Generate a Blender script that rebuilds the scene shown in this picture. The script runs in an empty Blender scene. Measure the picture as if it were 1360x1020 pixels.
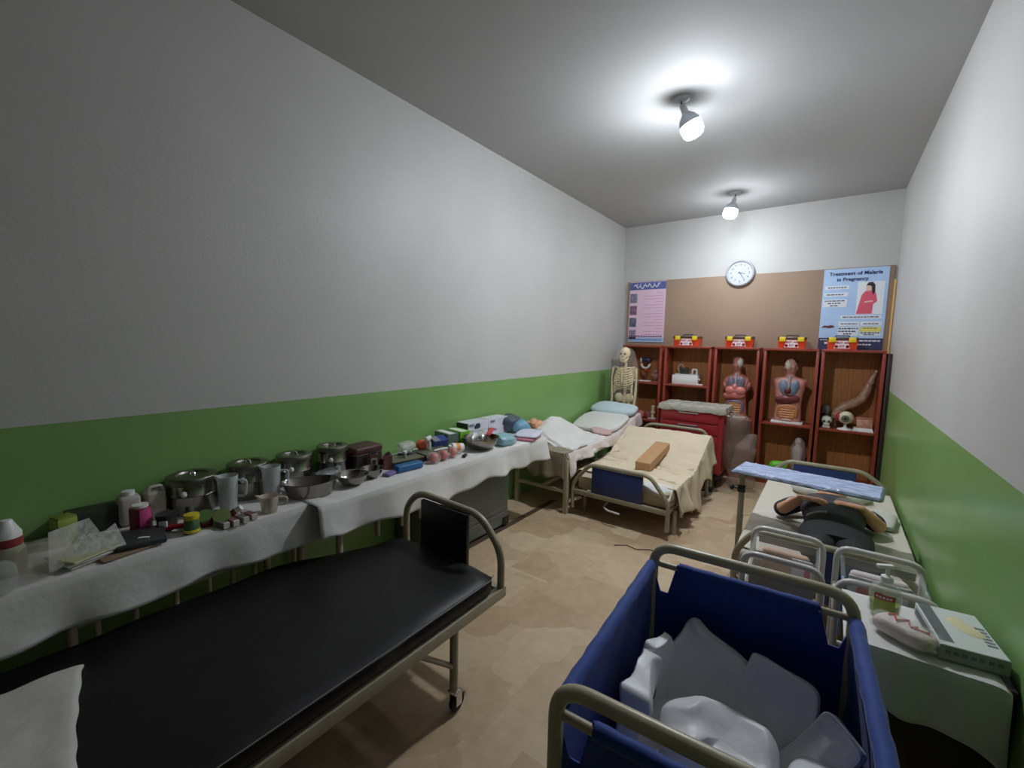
import bpy, bmesh, math, random
from mathutils import Vector, Matrix, Euler, noise
C = bpy.context.scene.collection
SC = bpy.context.scene
PI = math.pi
ORG = {}
random.seed(4)

def lin(c):
    c = c/255.0
    return c/12.92 if c <= .04045 else ((c+.055)/1.055)**2.4

MATS = {}
def mat(name, rgb, rough=.5, metal=0., var=0., vs=6., bump=0., bs=30., alpha=1., spec=.5, emit=0., sheen=0., coat=0., trans=0., aniso=None):
    if name in MATS: return MATS[name]
    m = bpy.data.materials.new(name); m.use_nodes = True
    nt = m.node_tree; b = nt.nodes['Principled BSDF']
    col = tuple(lin(c) for c in rgb) + (1,)
    b.inputs['Base Color'].default_value = col
    b.inputs['Roughness'].default_value = rough
    b.inputs['Metallic'].default_value = metal
    b.inputs['Alpha'].default_value = alpha
    b.inputs['Specular IOR Level'].default_value = spec
    if sheen: b.inputs['Sheen Weight'].default_value = sheen
    if coat: b.inputs['Coat Weight'].default_value = coat
    if trans: b.inputs['Transmission Weight'].default_value = trans
    if emit:
        b.inputs['Emission Color'].default_value = col
        b.inputs['Emission Strength'].default_value = emit
    if var or bump:
        tc = nt.nodes.new('ShaderNodeTexCoord'); mp = nt.nodes.new('ShaderNodeMapping')
        if aniso: mp.inputs['Scale'].default_value = aniso
        nt.links.new(tc.outputs['Object'], mp.inputs['Vector'])
        if var:
            n = nt.nodes.new('ShaderNodeTexNoise'); n.inputs['Scale'].default_value = vs; n.inputs['Detail'].default_value = 5
            nt.links.new(mp.outputs['Vector'], n.inputs['Vector'])
            r = nt.nodes.new('ShaderNodeValToRGB')
            r.color_ramp.elements[0].position = .3; r.color_ramp.elements[1].position = .7
            r.color_ramp.elements[0].color = tuple(max(0, v*(1-var)) for v in col[:3]) + (1,)
            r.color_ramp.elements[1].color = tuple(min(1, v*(1+var)) for v in col[:3]) + (1,)
            nt.links.new(n.outputs['Fac'], r.inputs['Fac']); nt.links.new(r.outputs['Color'], b.inputs['Base Color'])
        if bump:
            n2 = nt.nodes.new('ShaderNodeTexNoise'); n2.inputs['Scale'].default_value = bs; n2.inputs['Detail'].default_value = 4
            nt.links.new(mp.outputs['Vector'], n2.inputs['Vector'])
            bp = nt.nodes.new('ShaderNodeBump'); bp.inputs['Strength'].default_value = bump; bp.inputs['Distance'].default_value = .02
            nt.links.new(n2.outputs['Fac'], bp.inputs['Height']); nt.links.new(bp.outputs['Normal'], b.inputs['Normal'])
    MATS[name] = m
    return m

def rotm(rx=0, ry=0, rz=0): return Euler((rx, ry, rz)).to_matrix().to_4x4()
def trm(c, rx=0, ry=0, rz=0): return Matrix.Translation(Vector(c)) @ rotm(rx, ry, rz)

class MB:
    def __init__(s, M=None): s.V=[]; s.F=[]; s.I=[]; s.mats=[]; s.mi=0; s.M=M or Matrix()
    def use(s, m):
        if m not in s.mats: s.mats.append(m)
        s.mi = s.mats.index(m); return s
    def add(s, vs, fs, L=None):
        o = len(s.V); T = s.M @ L if L is not None else s.M
        s.V += [T @ Vector(v) for v in vs]; s.F += [tuple(i+o for i in f) for f in fs]; s.I += [s.mi]*len(fs); return s
    def box(s, c, d, bev=0., rz=0., rx=0., ry=0., seg=2):
        bm = bmesh.new(); bmesh.ops.create_cube(bm, size=1)
        for v in bm.verts: v.co = Vector((v.co.x*d[0], v.co.y*d[1], v.co.z*d[2]))
        if bev: bmesh.ops.bevel(bm, geom=bm.edges[:], offset=min(bev, min(d)*.49), segments=seg, affect='EDGES', profile=.5)
        bm.verts.index_update()
        vs=[v.co.copy() for v in bm.verts]; fs=[[v.index for v in f.verts] for f in bm.faces]; bm.free()
        return s.add(vs, fs, trm(c, rx, ry, rz))
    def rng(s, x0, x1, y0, y1, z0, z1, bev=0.): return s.box(((x0+x1)/2,(y0+y1)/2,(z0+z1)/2),(x1-x0,y1-y0,z1-z0),bev)
    def cyl(s, p0, p1, r0, r1=None, n=16): return s.tube([p0, p1], [r0, r1 if r1 is not None else r0], n)
    def tube(s, pts, r, n=10, closed=False, cap=True):
        pts=[Vector(p) for p in pts]; N=len(pts); rs=r if isinstance(r,(list,tuple)) else [r]*N
        vs=[]; fs=[]; up=None
        for i,p in enumerate(pts):
            a=pts[(i-1)%N] if (closed or i>0) else p; b=pts[(i+1)%N] if (closed or i<N-1) else p
            d=(b-a).normalized()
            if up is None:
                up = d.orthogonal().normalized()
            else:
                up = (up - d*up.dot(d))
                up = up.normalized() if up.length>1e-6 else d.orthogonal().normalized()
            w=d.cross(up)
            for k in range(n):
                t=2*PI*k/n; vs.append(p+(up*math.cos(t)+w*math.sin(t))*rs[i])
        M=N if closed else N-1
        for i in range(M):
            j=(i+1)%N
            for k in range(n):
                k2=(k+1)%n; fs.append((i*n+k,i*n+k2,j*n+k2,j*n+k))
        if cap and not closed:
            fs.append(tuple(range(n-1,-1,-1))); fs.append(tuple((N-1)*n+k for k in range(n)))
        return s.add(vs, fs)
    def lathe(s, prof, c=(0,0,0), n=32, L=None, sx=1., sy=1.):
        vs=[]; fs=[]; N=len(prof)
        for (r,z) in prof:
            for k in range(n):
                t=2*PI*k/n; vs.append((r*math.cos(t)*sx, r*math.sin(t)*sy, z))
        for i in range(N-1):
            for k in range(n):
                k2=(k+1)%n; fs.append((i*n+k,i*n+k2,(i+1)*n+k2,(i+1)*n+k))
        if prof[0][0]>1e-5: fs.append(tuple(range(n-1,-1,-1)))
        if prof[-1][0]>1e-5: fs.append(tuple((N-1)*n+k for k in range(n)))
        return s.add(vs, fs, Matrix.Translation(Vector(c)) @ (L if L is not None else Matrix()))
    def sell(s, c, r, e1=1., e2=1., nu=24, nv=14, rot=(0,0,0), nz=0., ns=4., seed=0.):
        def sp(x,e): return math.copysign(abs(x)**e, x)
        vs=[]; fs=[]
        for i in range(nv+1):
            ph=-PI/2+PI*i/nv
            for k in range(nu):
                t=2*PI*k/nu
                p=Vector((r[0]*sp(math.cos(ph),e1)*sp(math.cos(t),e2), r[1]*sp(math.cos(ph),e1)*sp(math.sin(t),e2), r[2]*sp(math.sin(ph),e1)))
                if nz:
                    q = p if 0<i<nv else Vector((0,0,p.z))
                    p = p*(1+nz*noise.noise(q*ns+Vector((seed,seed*1.7,seed*.3)))) + Vector((0,0,nz*.25*min(r)*noise.noise(q*ns*2.7+Vector((seed+9,0,0)))))
                vs.append(p)
        for i in range(nv):
            for k in range(nu):
                k2=(k+1)%nu; fs.append((i*nu+k,i*nu+k2,(i+1)*nu+k2,(i+1)*nu+k))
        return s.add(vs, fs, trm(c,*rot))
    def loft(s, rings, cap=True):
        n=len(rings[0]); vs=[p for r in rings for p in r]; fs=[]
        for i in range(len(rings)-1):
            for k in range(n):
                k2=(k+1)%n; fs.append((i*n+k,i*n+k2,(i+1)*n+k2,(i+1)*n+k))
        if cap:
            fs.append(tuple(range(n-1,-1,-1))); fs.append(tuple((len(rings)-1)*n+k for k in range(n)))
        return s.add(vs, fs)
    def grid(s, f, nu, nv):
        vs=[f(i/nu,j/nv) for i in range(nu+1) for j in range(nv+1)]
        fs=[(i*(nv+1)+j,(i+1)*(nv+1)+j,(i+1)*(nv+1)+j+1,i*(nv+1)+j+1) for i in range(nu) for j in range(nv)]
        return s.add(vs, fs)
    def poly(s, pts, y, t=.002):       # outline in x,z facing -Y
        n=len(pts); vs=[(x,y,z) for x,z in pts]+[(x,y+t,z) for x,z in pts]
        fs=[tuple(range(n)), tuple(range(2*n-1,n-1,-1))]+[(i,(i+1)%n+0,(i+1)%n+n,i+n)[::-1] for i in range(n)]
        return s.add(vs, fs)
    def flat(s, pts, z0, z1):          # outline in x,y extruded upwards
        n=len(pts); vs=[(x,y,z0) for x,y in pts]+[(x,y,z1) for x,y in pts]
        fs=[tuple(range(n-1,-1,-1)), tuple(range(n,2*n))]+[(i,(i+1)%n,(i+1)%n+n,i+n) for i in range(n)]
        return s.add(vs, fs)
    def text(s, body, size, L, ext=.0006, bold=0.):
        cu=bpy.data.curves.new('t','FONT'); cu.body=body; cu.size=size; cu.align_x='CENTER'; cu.align_y='CENTER'; cu.extrude=ext; cu.offset=bold; cu.resolution_u=3
        ob=bpy.data.objects.new('t',cu); C.objects.link(ob)
        dg=bpy.context.evaluated_depsgraph_get(); me=bpy.data.meshes.new_from_object(ob.evaluated_get(dg))
        s.add([v.co.copy() for v in me.vertices],[tuple(p.vertices) for p in me.polygons], L)
        bpy.data.objects.remove(ob); bpy.data.curves.remove(cu); bpy.data.meshes.remove(me); return s
    def skin(s, vs, es, rs, lev=2, root=0):
        me=bpy.data.meshes.new('sk'); me.from_pydata([tuple(v) for v in vs], es, []); me.update()
        ob=bpy.data.objects.new('sk',me); C.objects.link(ob)
        ob.modifiers.new('s','SKIN').use_smooth_shade=True
        for i,r in enumerate(rs):
            d=me.skin_vertices[0].data[i]; d.radius=(r if isinstance(r,tuple) else (r,r)); d.use_root=(i==root)
        ss=ob.modifiers.new('u','SUBSURF'); ss.levels=lev; ss.render_levels=lev
        dg=bpy.context.evaluated_depsgraph_get(); m2=bpy.data.meshes.new_from_object(ob.evaluated_get(dg))
        s.add([v.co.copy() for v in m2.vertices],[tuple(p.vertices) for p in m2.polygons])
        bpy.data.objects.remove(ob); bpy.data.meshes.remove(me); bpy.data.meshes.remove(m2); return s
    def build(s, name, m=None, parent=None, smooth=38, solid=0., sub=0):
        if parent is not None: org=ORG[parent.name]
        else:
            n=len(s.V); org=Vector((sum(v.x for v in s.V)/n, sum(v.y for v in s.V)/n, min(v.z for v in s.V)))
        me=bpy.data.meshes.new(name); me.from_pydata([v-org for v in s.V], [], s.F); me.update()
        ms=s.mats or [m]
        for q in ms: me.materials.append(q)
        if len(ms)>1: me.polygons.foreach_set('material_index', s.I)
        bm=bmesh.new(); bm.from_mesh(me)
        bmesh.ops.remove_doubles(bm, verts=bm.verts[:], dist=1e-5)
        if not solid: bmesh.ops.recalc_face_normals(bm, faces=bm.faces[:])
        bm.to_mesh(me); bm.free()
        if smooth:
            me.polygons.foreach_set('use_smooth',[True]*len(me.polygons)); me.set_sharp_from_angle(angle=math.radians(smooth))
        o=bpy.data.objects.new(name, me); C.objects.link(o)
        if parent is not None: o.parent=parent
        else: o.location=org
        ORG[o.name]=org
        if solid:
            md=o.modifiers.new('thickness','SOLIDIFY'); md.thickness=solid; md.offset=0
        if sub:
            md=o.modifiers.new('soft','SUBSURF'); md.levels=sub; md.render_levels=sub
        return o

def tag(o, label, cat, group=None):
    o['label']=label; o['category']=cat
    if group: o['group']=group
    return o
def thing(name, label, cat, loc, group=None):
    o=bpy.data.objects.new(name,None); C.objects.link(o); o.location=loc; o.empty_display_size=.05
    ORG[o.name]=Vector(loc); return tag(o,label,cat,group)
def struct(o): o['kind']='structure'; return o
def part(o, label): o['label']=label; return o

def bend(pts, r=.05, n=5):
    # round the corners of a polyline
    P=[Vector(p) for p in pts]; out=[P[0]]
    for i in range(1,len(P)-1):
        a,b,c=P[i-1],P[i],P[i+1]; d1=(a-b); d2=(c-b); k=min(r, d1.length*.48, d2.length*.48)
        p0=b+d1.normalized()*k; p1=b+d2.normalized()*k
        for j in range(n+1):
            t=j/n; out.append(p0*(1-t)**2+b*2*t*(1-t)+p1*t*t)
    out.append(P[-1]); return out

def fnoise(x, y, z=0.): return noise.noise(Vector((x,y,z)))

def drape(mb, b0, b1, nb, a0, a1, na, zt, hang, W, hang0=None, nh=9, fold=.012, fl=16., out=.015, seed=0., wr=.004, b_end=None):
    """cloth: flat over the top between a0 and a1, hanging past a1 (and past a0 if hang0)"""
    rows=[]
    for i in range(nb+1):
        b=b0+(b1-b0)*i/nb; row=[]
        def side(a, sgn, h):
            r=[]
            for k in range(1,nh+1):
                t=k/nh; f=math.sin(b*fl+seed)+.6*math.sin(b*fl*2.17+seed*2)+.8*fnoise(b*9,seed,t*1.5)
                off=.006+out*t+fold*t*f
                r.append((a+sgn*off, zt(b,a)-.004-h*t))
            return r
        if hang0:
            row+=[(b+.3*fold*k/nh*fnoise(b*14,k*.2,seed+4),p[0],p[1]) for k,p in enumerate(side(a0,-1,hang0(b)))][::-1]
        for j in range(na+1):
            a=a0+(a1-a0)*j/na
            row.append((b,a,zt(b,a)+wr*(fnoise(a*11+seed,b*7,seed)+.7*fnoise(a*25,b*19,seed+3))))
        if hang: row+=[(b+.4*fold*k/nh*fnoise(b*14,k*.2,seed),p[0],p[1]) for k,p in enumerate(side(a1,1,hang(b)))]
        rows.append(row)
    n=len(rows[0]); vs=[W(*p) for r in rows for p in r]
    fs=[(i*n+j,(i+1)*n+j,(i+1)*n+j+1,i*n+j+1) for i in range(len(rows)-1) for j in range(n-1)]
    return mb.add(vs, fs)

# ------------------------------------------------------------------ materials
WHITE  = mat('wall_white', (190,189,186), .5, var=.03, vs=2.5, bump=.05, bs=60)
CEIL   = mat('ceiling_white', (176,176,176), .8, var=.02, vs=2)
GREEN  = mat('wall_green_enamel', (128,168,100), .3, var=.05, vs=2.2, bump=.06, bs=9)
STEEL  = mat('stainless_steel', (150,146,138), .2, 1., bump=.03, bs=8)
STEELD = mat('dull_steel', (136,132,124), .34, 1.)
CHROME = mat('chrome', (215,215,215), .1, 1.)
TUBEC  = mat('cream_tube_paint', (176,166,140), .35, var=.08, vs=14)
TUBEB  = mat('grey_beige_tube_paint', (150,142,120), .35, var=.1, vs=14)
TUBEW  = mat('white_tube_paint', (205,200,196), .3)
VINYL  = mat('black_vinyl', (23,22,22), .46, var=.15, vs=5, bump=.2, bs=5, spec=.3)
BLKPNL = mat('black_panel', (20,20,22), .4)
NAVY   = mat('navy_panel', (34,52,104), .45, var=.05, vs=10)
CANVAS = mat('blue_canvas', (26,62,142), .75, var=.14, vs=10, bump=.15, bs=20, sheen=.15)
CLOTH  = mat('white_cotton', (214,212,208), .9, var=.04, vs=6, bump=.12, bs=22, sheen=.1)
CLOTHG = mat('offwhite_cotton', (196,194,184), .9, var=.05, vs=8, bump=.14, bs=20)
BEIGE  = mat('beige_sheet', (214,198,172), .9, var=.03, vs=5, bump=.15, bs=18)
PINKSH = mat('pale_pink_sheet', (212,198,192), .9, var=.04, vs=5, bump=.3, bs=14)
BLUEPIL= mat('pale_blue_pillowcase', (188,204,210), .9, bump=.3, bs=14)
BROWNP = mat('brown_plastic_sheet', (142,130,108), .3, var=.15, vs=8, bump=.4, bs=14, alpha=.9)
MAHOG  = mat('mahogany_frame', (146,62,46), .35, var=.2, vs=9, aniso=(6,6,1))
WOODB  = mat('brown_wood_back', (168,108,58), .5, var=.25, vs=7, aniso=(9,9,.6))
DARKW  = mat('dark_board_wood', (52,36,30), .5, var=.2, vs=8, aniso=(8,8,1))
TAN    = mat('tan_hardboard', (152,128,108), .65, var=.05, vs=2)
PINE   = mat('pale_pine', (222,178,112), .5)
RED    = mat('red_trolley_paint', (156,40,48), .3)
CLEAR  = mat('clear_film', (225,228,228), .1, alpha=.22, bump=.6, bs=18)
CLEARW = mat('cloudy_film', (222,222,214), .2, alpha=.55, bump=.8, bs=22)
FILMBR = mat('smoky_film', (160,138,128), .1, alpha=.36, bump=1., bs=16)
ACRYL  = mat('clear_acrylic', (232,236,236), .08, alpha=.13)
FROST  = mat('frosted_plastic', (206,212,212), .35, alpha=.62)
FROST2 = mat('frosted_beige_plastic', (216,204,188), .35, alpha=.66)
BLACK  = mat('black_plastic', (22,22,22), .4)
DKGREY = mat('dark_grey_plastic', (52,52,54), .4)
GREYM  = mat('grey_trunk_paint', (112,118,116), .42, var=.06, vs=5, bump=.05)
RUBBER = mat('black_rubber', (24,24,24), .7)
CARD   = mat('cardboard', (184,142,100), .8, var=.05, vs=8)
WHITEP = mat('white_plastic', (228,228,226), .35)
PAPER  = mat('white_paper', (226,226,222), .7)
SACK   = mat('white_sack_plastic', (232,232,232), .42, var=.04, vs=6, bump=.25, bs=11)
GREYC  = mat('lamp_grey', (184,188,196), .4)
def lamp_mat(nm, strength):
    m=mat(nm,(240,247,255),.5,emit=1.); nt=m.node_tree; b=nt.nodes['Principled BSDF']
    g=nt.nodes.new('ShaderNodeNewGeometry'); d=nt.nodes.new('ShaderNodeVectorMath'); d.operation='DOT_PRODUCT'; d.inputs[1].default_value=(0,0,-1)
    nt.links.new(g.outputs['Normal'],d.inputs[0])          # LED bulb: most light leaves forwards, less sideways
    ma=nt.nodes.new('ShaderNodeMath'); ma.operation='MULTIPLY_ADD'; ma.inputs[1].default_value=strength*.86; ma.inputs[2].default_value=strength*.17
    nt.links.new(d.outputs['Value'],ma.inputs[0])
    mx=nt.nodes.new('ShaderNodeMath'); mx.operation='MAXIMUM'; mx.inputs[1].default_value=strength*.02; nt.links.new(ma.outputs[0],mx.inputs[0]); ma=mx
    nt.links.new(ma.outputs[0],b.inputs['Emission Strength']); return m
LAMP, LAMP2 = lamp_mat('lamp_diffuser',920.), lamp_mat('lamp_diffuser_far',430.)
INK    = mat('ink_dark', (40,40,52), .6)
INKB   = mat('ink_navy', (36,48,104), .6)
YELLOW = mat('yellow_plastic', (238,206,40), .35)
ORANGE = mat('orange_red_plastic', (226,74,34), .35)
BONE   = mat('bone_ivory', (232,212,172), .5, var=.1, vs=14)
SKIN   = mat('manikin_skin', (216,158,124), .5, var=.05, vs=12)
BLUEP  = mat('blue_plastic_bag', (120,170,196), .25, alpha=.8, bump=.7, bs=24)
# ------------------------------------------------------------------ floor material
def floor_mat():
    m=bpy.data.materials.new('beige_marble_chip_tile'); m.use_nodes=True; nt=m.node_tree; b=nt.nodes['Principled BSDF']
    N=nt.nodes.new; Lk=nt.links.new
    tc=N('ShaderNodeTexCoord'); v=N('ShaderNodeTexVoronoi'); v.inputs['Scale'].default_value=3.6; v.distance='CHEBYCHEV'
    Lk(tc.outputs['Object'],v.inputs['Vector'])
    sep=N('ShaderNodeSeparateColor'); Lk(v.outputs['Color'],sep.inputs['Color'])
    r=N('ShaderNodeValToRGB'); e=r.color_ramp.elements
    e[0].color=(lin(180),lin(154),lin(122),1); e[1].color=(lin(204),lin(182),lin(152),1)
    Lk(sep.outputs['Red'],r.inputs['Fac'])
    n=N('ShaderNodeTexNoise'); n.inputs['Scale'].default_value=14; n.inputs['Detail'].default_value=8; Lk(tc.outputs['Object'],n.inputs['Vector'])
    r2=N('ShaderNodeValToRGB'); r2.color_ramp.elements[0].color=(.86,.84,.8,1); r2.color_ramp.elements[1].color=(1.06,1.06,1.06,1)
    r2.color_ramp.elements[0].position=.3; r2.color_ramp.elements[1].position=.7
    Lk(n.outputs['Fac'],r2.inputs['Fac'])
    mx=N('ShaderNodeMix'); mx.data_type='RGBA'; mx.blend_type='MULTIPLY'; mx.inputs[0].default_value=.8
    Lk(r.outputs['Color'],mx.inputs[6]); Lk(r2.outputs['Color'],mx.inputs[7])
    Lk(mx.outputs[2],b.inputs['Base Color']); b.inputs['Roughness'].default_value=.42
    return m
FLOOR=floor_mat()
X0,X1,Y0,Y1,ZC=-2.45,.475,-3.6,5.95,3.15
struct(MB().rng(X0-.1,X1+.1,Y0-.1,Y1+.1,-.1,0).build('floor',FLOOR,smooth=0))
struct(MB().rng(X0-.1,X1+.1,Y0-.1,Y1+.1,ZC,ZC+.1).build('ceiling',CEIL,smooth=0))
for nm,xa,xb,zg in (('wall_left',X0-.1,X0,1.19),('wall_right',X1,X1+.1,1.14)):
    b=MB(); b.use(GREEN).rng(xa,xb,Y0,Y1,0,zg); b.use(WHITE).rng(xa,xb,Y0,Y1,zg,ZC); struct(b.build(nm,smooth=0))
b=MB(); b.use(GREEN).rng(X0-.1,X1+.1,Y1,Y1+.1,0,1.19); b.use(WHITE).rng(X0-.1,X1+.1,Y1,Y1+.1,1.19,ZC); struct(b.build('wall_back',smooth=0))
struct(MB().rng(X0-.1,X1+.1,Y0-.1,Y0,0,ZC).build('wall_front',mat('dim_front_wall',(96,90,82),.7),smooth=0))  # unseen wall behind the camera, set far back and dark to cut bounce light
struct(MB().rng(-2.125,-2.07,1.8,3.6,-.002,.0015).build('floor_strip_1',mat('dark_floor_strip',(84,68,54),.5),smooth=0))  # thin dark brown strip along the floor in front of the chest

# ------------------------------------------------------------------ ceiling bulbs
def ceiling_bulb(p, d, label, lm):
    t=thing('ceiling_bulb',label,'light bulb',(p[0],p[1],3.15),'LED bulbs hanging from the ceiling')
    MB().lathe([(.001,-.022),(.03,-.022),(.052,-.012),(.055,0)],(p[0],p[1],3.15)).build('ceiling_rose',GREYC,t)
    d=Vector(d).normalized(); q=Vector((p[0],p[1],3.13)); a=q+Vector((0,0,-.012))
    MB().tube([q,a,a+d*.02],.005,8).build('cord',DKGREY,t)
    L=Vector((0,0,-1)).rotation_difference(d).to_matrix().to_4x4()
    MB().lathe([(.001,0),(.016,0),(.02,-.02),(.024,-.06),(.026,-.065)],a+d*.012,20,L).build('lamp_holder',GREYC,t)
    MB().lathe([(.024,0),(.036,-.012),(.052,-.03),(.064,-.055),(.067,-.075),(.001,-.075)],a+d*.07,28,L).build('bulb_body',GREYC,t)
    MB().lathe([(.067,0),(.069,-.02),(.066,-.055),(.054,-.078),(.03,-.088),(.001,-.09)],a+d*.146,28,L).build('diffuser',lm,t)
    return t
ceiling_bulb((-.916,3.05),(.42,.28,-1),'large LED bulb lit on the ceiling nearer the camera, tilted in its grey holder',LAMP)
ceiling_bulb((-.944,5.19),(-.2,-.13,-1),'lit ceiling bulb farther away, in front of the back wall above the clock',LAMP2)

# ------------------------------------------------------------------ board, posters, clock
tag(MB().rng(-2.372,.452,5.925,5.948,0,2.40,.003).build('display_board',TAN),'wide tan hardboard panel covering the back wall above the cabinets','board')
tag(MB().rng(.453,.470,5.90,5.945,0,2.25).build('wood_batten',PINE,smooth=0),'thin pale pine batten between the tan board and the right wall','batten')
tag(MB().rng(.440,.472,5.56,5.86,0,1.50,.003).build('leaning_board',DARKW),'narrow dark wooden board squeezed between last cabinet and green wall','board')

def pbox(b,x0,x1,z0,z1,y,t=.0015): return b.rng(x0,x1,y,y+t,z0,z1)
FR=rotm(PI/2,0,0)
t=thing('wall_poster','pink poster with blue header and four small photos on the tan board','poster',(-2.085,5.923,1.575))
PINKP=mat('poster_pink',(222,190,208),.5); PBLUE=mat('poster_blue',(86,98,158),.5); PLB=mat('poster_light_blue',(150,180,216),.5)
pbox(MB(),-2.335,-1.84,1.575,2.392,5.919,.004).build('sheet',PINKP,t,smooth=0)
pbox(MB(),-2.335,-1.84,2.285,2.385,5.9165,.002).build('header_band',PBLUE,t,smooth=0)
b=MB()                                                     # the sweeping script of the title
xs=-2.25; pts=[]
for i in range(60):
    u=i/59; pts.append((-2.275+.36*u,5.9155,2.325+.018*math.sin(u*34)+.012*math.sin(u*13+1)+.012*u))
b.tube(pts,.0052,6)
for u in (.1,.22,.4,.55,.75,.9): b.tube([(-2.275+.36*u,5.9155,2.33),(-2.262+.36*u,5.9155,2.37)],.004,6)
b.build('title_script',PAPER,t)
GP=[mat('photo_grey',(122,120,140),.5,var=.5,vs=24),mat('photo_mauve',(120,92,112),.5,var=.5,vs=24),mat('photo_slate',(96,100,120),.5,var=.5,vs=26),mat('photo_pinkgrey',(138,122,140),.5,var=.45,vs=24)]
for i in range(4):
    z=2.235-.165*i; pbox(MB(),-2.325,-2.225,z-.125,z,5.9165).build('photo_panel',GP[i],t,smooth=0)
b=MB()
for i in range(15):
    z=2.24-.04*i; w=.10+.2*abs(math.sin(i*2.1)); pbox(b,-1.865-w,-1.865,z-.006,z,5.9172,.001)
b.build('text_lines',mat('poster_text_mauve',(186,150,176),.6),t,smooth=0)
b=MB(); pbox(b,-2.335,-1.84,1.575,1.635,5.9165); b.use(PLB)
b.build('footer_band',PLB,t,smooth=0)
b=MB(); 
for k in range(16): pbox(b,-2.31+.028*k,-2.31+.028*k+.02,1.60,1.61,5.9155,.001)
for k in range(14): pbox(b,-2.32+.033*k,-2.32+.033*k+.025,1.645,1.66,5.9165,.001)
b.build('footer_text',INKB,t,smooth=0)

t=thing('wall_poster','pale blue poster titled Treatment of Malaria in Pregnancy on the tan board','poster',(.14,5.923,1.53))
PB=mat('poster_sky',(176,204,240),.5,var=.06,vs=3); 
pbox(MB(),-.135,.412,1.53,2.392,5.919,.004).build('sheet',PB,t,smooth=0)
pbox(MB(),-.135,.412,1.53,1.655,5.9165,.002).build('footer_band',mat('poster_navy',(52,56,92),.5),t,smooth=0)
b=MB()
b.text('Treatment of Malaria',.052,Matrix.Translation((.135,5.9165,2.338)) @ FR,bold=.0012)
b.text('in Pregnancy',.052,Matrix.Translation((.115,5.9165,2.278)) @ FR,bold=.0012)
b.build('title_text',INKB,t,smooth=0)
W=mat('poster_white',(226,230,238),.5)
def dashes(b,x0,x1,z,h):
    x=x0
    while x<x1-.012:
        w=random.uniform(.012,.036); w=min(w,x1-x); pbox(b,x,x+w,z-h/2,z+h/2,5.916,.001); x+=w+.006
PTX=mat('poster_text',(62,70,104),.6)
for x0,x1,z0,z1,ln in ((-.115,.095,2.175,2.215,[(-.09,.07,2.195,.011)]),(-.12,.09,2.10,2.14,[(-.095,.065,2.12,.011)]),(-.125,.085,1.985,2.07,[(-.11,.07,2.053,.011),(-.08,.05,2.028,.011),(-.06,.02,2.003,.011)]),(.04,.385,1.86,1.895,[(.06,.36,1.878,.01)]),(.03,.205,1.785,1.83,[(.05,.19,1.807,.01)]),(.215,.39,1.785,1.83,[(.24,.37,1.807,.01)]),(.03,.205,1.68,1.775,[(.035,.2,1.757,.014),(.035,.2,1.727,.014),(.08,.15,1.7,.014)]),(.215,.39,1.68,1.775,[(.24,.36,1.76,.008),(.225,.38,1.712,.012),(.25,.35,1.692,.01)])):
    q=pbox(MB(),x0,x1,z0,z1,5.9172).build('text_box',W,t,smooth=0)
    b=MB()
    for l in ln: dashes(b,*l)
    b.build('text_lines',PTX,q,smooth=0)
pbox(MB(),.216,.389,1.722,1.774,5.9162,.001).build('yellow_box',mat('poster_yellow',(226,214,110),.5),t,smooth=0)
b=MB()
for (x0,x1,z,h) in ((-.12,.2,1.635,.009),(.22,.39,1.628,.014),(-.08,-.04,1.6,.02),(.2,.32,1.588,.014)): dashes(b,x0,x1,z,h)
b.build('footer_text',PAPER,t,smooth=0)
pbox(MB(),.165,.385,1.905,2.245,5.9172).build('picture_panel',W,t,smooth=0)
b=MB()
b.use(mat('print_skin',(226,186,172),.5)).poly([(.235,2.205),(.235,2.165),(.255,2.145),(.278,2.15),(.285,2.2),(.26,2.225)],5.9158,.001)
b.use(mat('print_dress',(216,88,110),.5)).poly([(.205,2.11),(.235,2.15),(.285,2.15),(.32,2.12),(.335,2.04),(.305,2.01),(.3,1.91),(.17,1.91),(.185,2.0)],5.9162,.001)
b.use(mat('print_skin',(226,186,172),.5)).poly([(.225,2.025),(.3,2.035),(.3,2.05),(.235,2.042)],5.9154,.001)
b.use(mat('print_hair',(40,32,40),.5)).poly([(.235,2.205),(.25,2.235),(.285,2.24),(.308,2.21),(.312,2.13),(.295,2.11),(.283,2.15),(.28,2.195),(.26,2.205)],5.9152,.001)
b.build('pregnant_woman_picture',None,t,smooth=0)
MB().poly([(-.12,1.765),(-.095,1.79),(-.06,1.787),(-.03,1.795),(0,1.78),(-.02,1.765),(-.05,1.76),(-.08,1.768)],5.9162,.001).build('insect_picture',mat('print_maroon',(104,40,52),.5),t,smooth=0)

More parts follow.
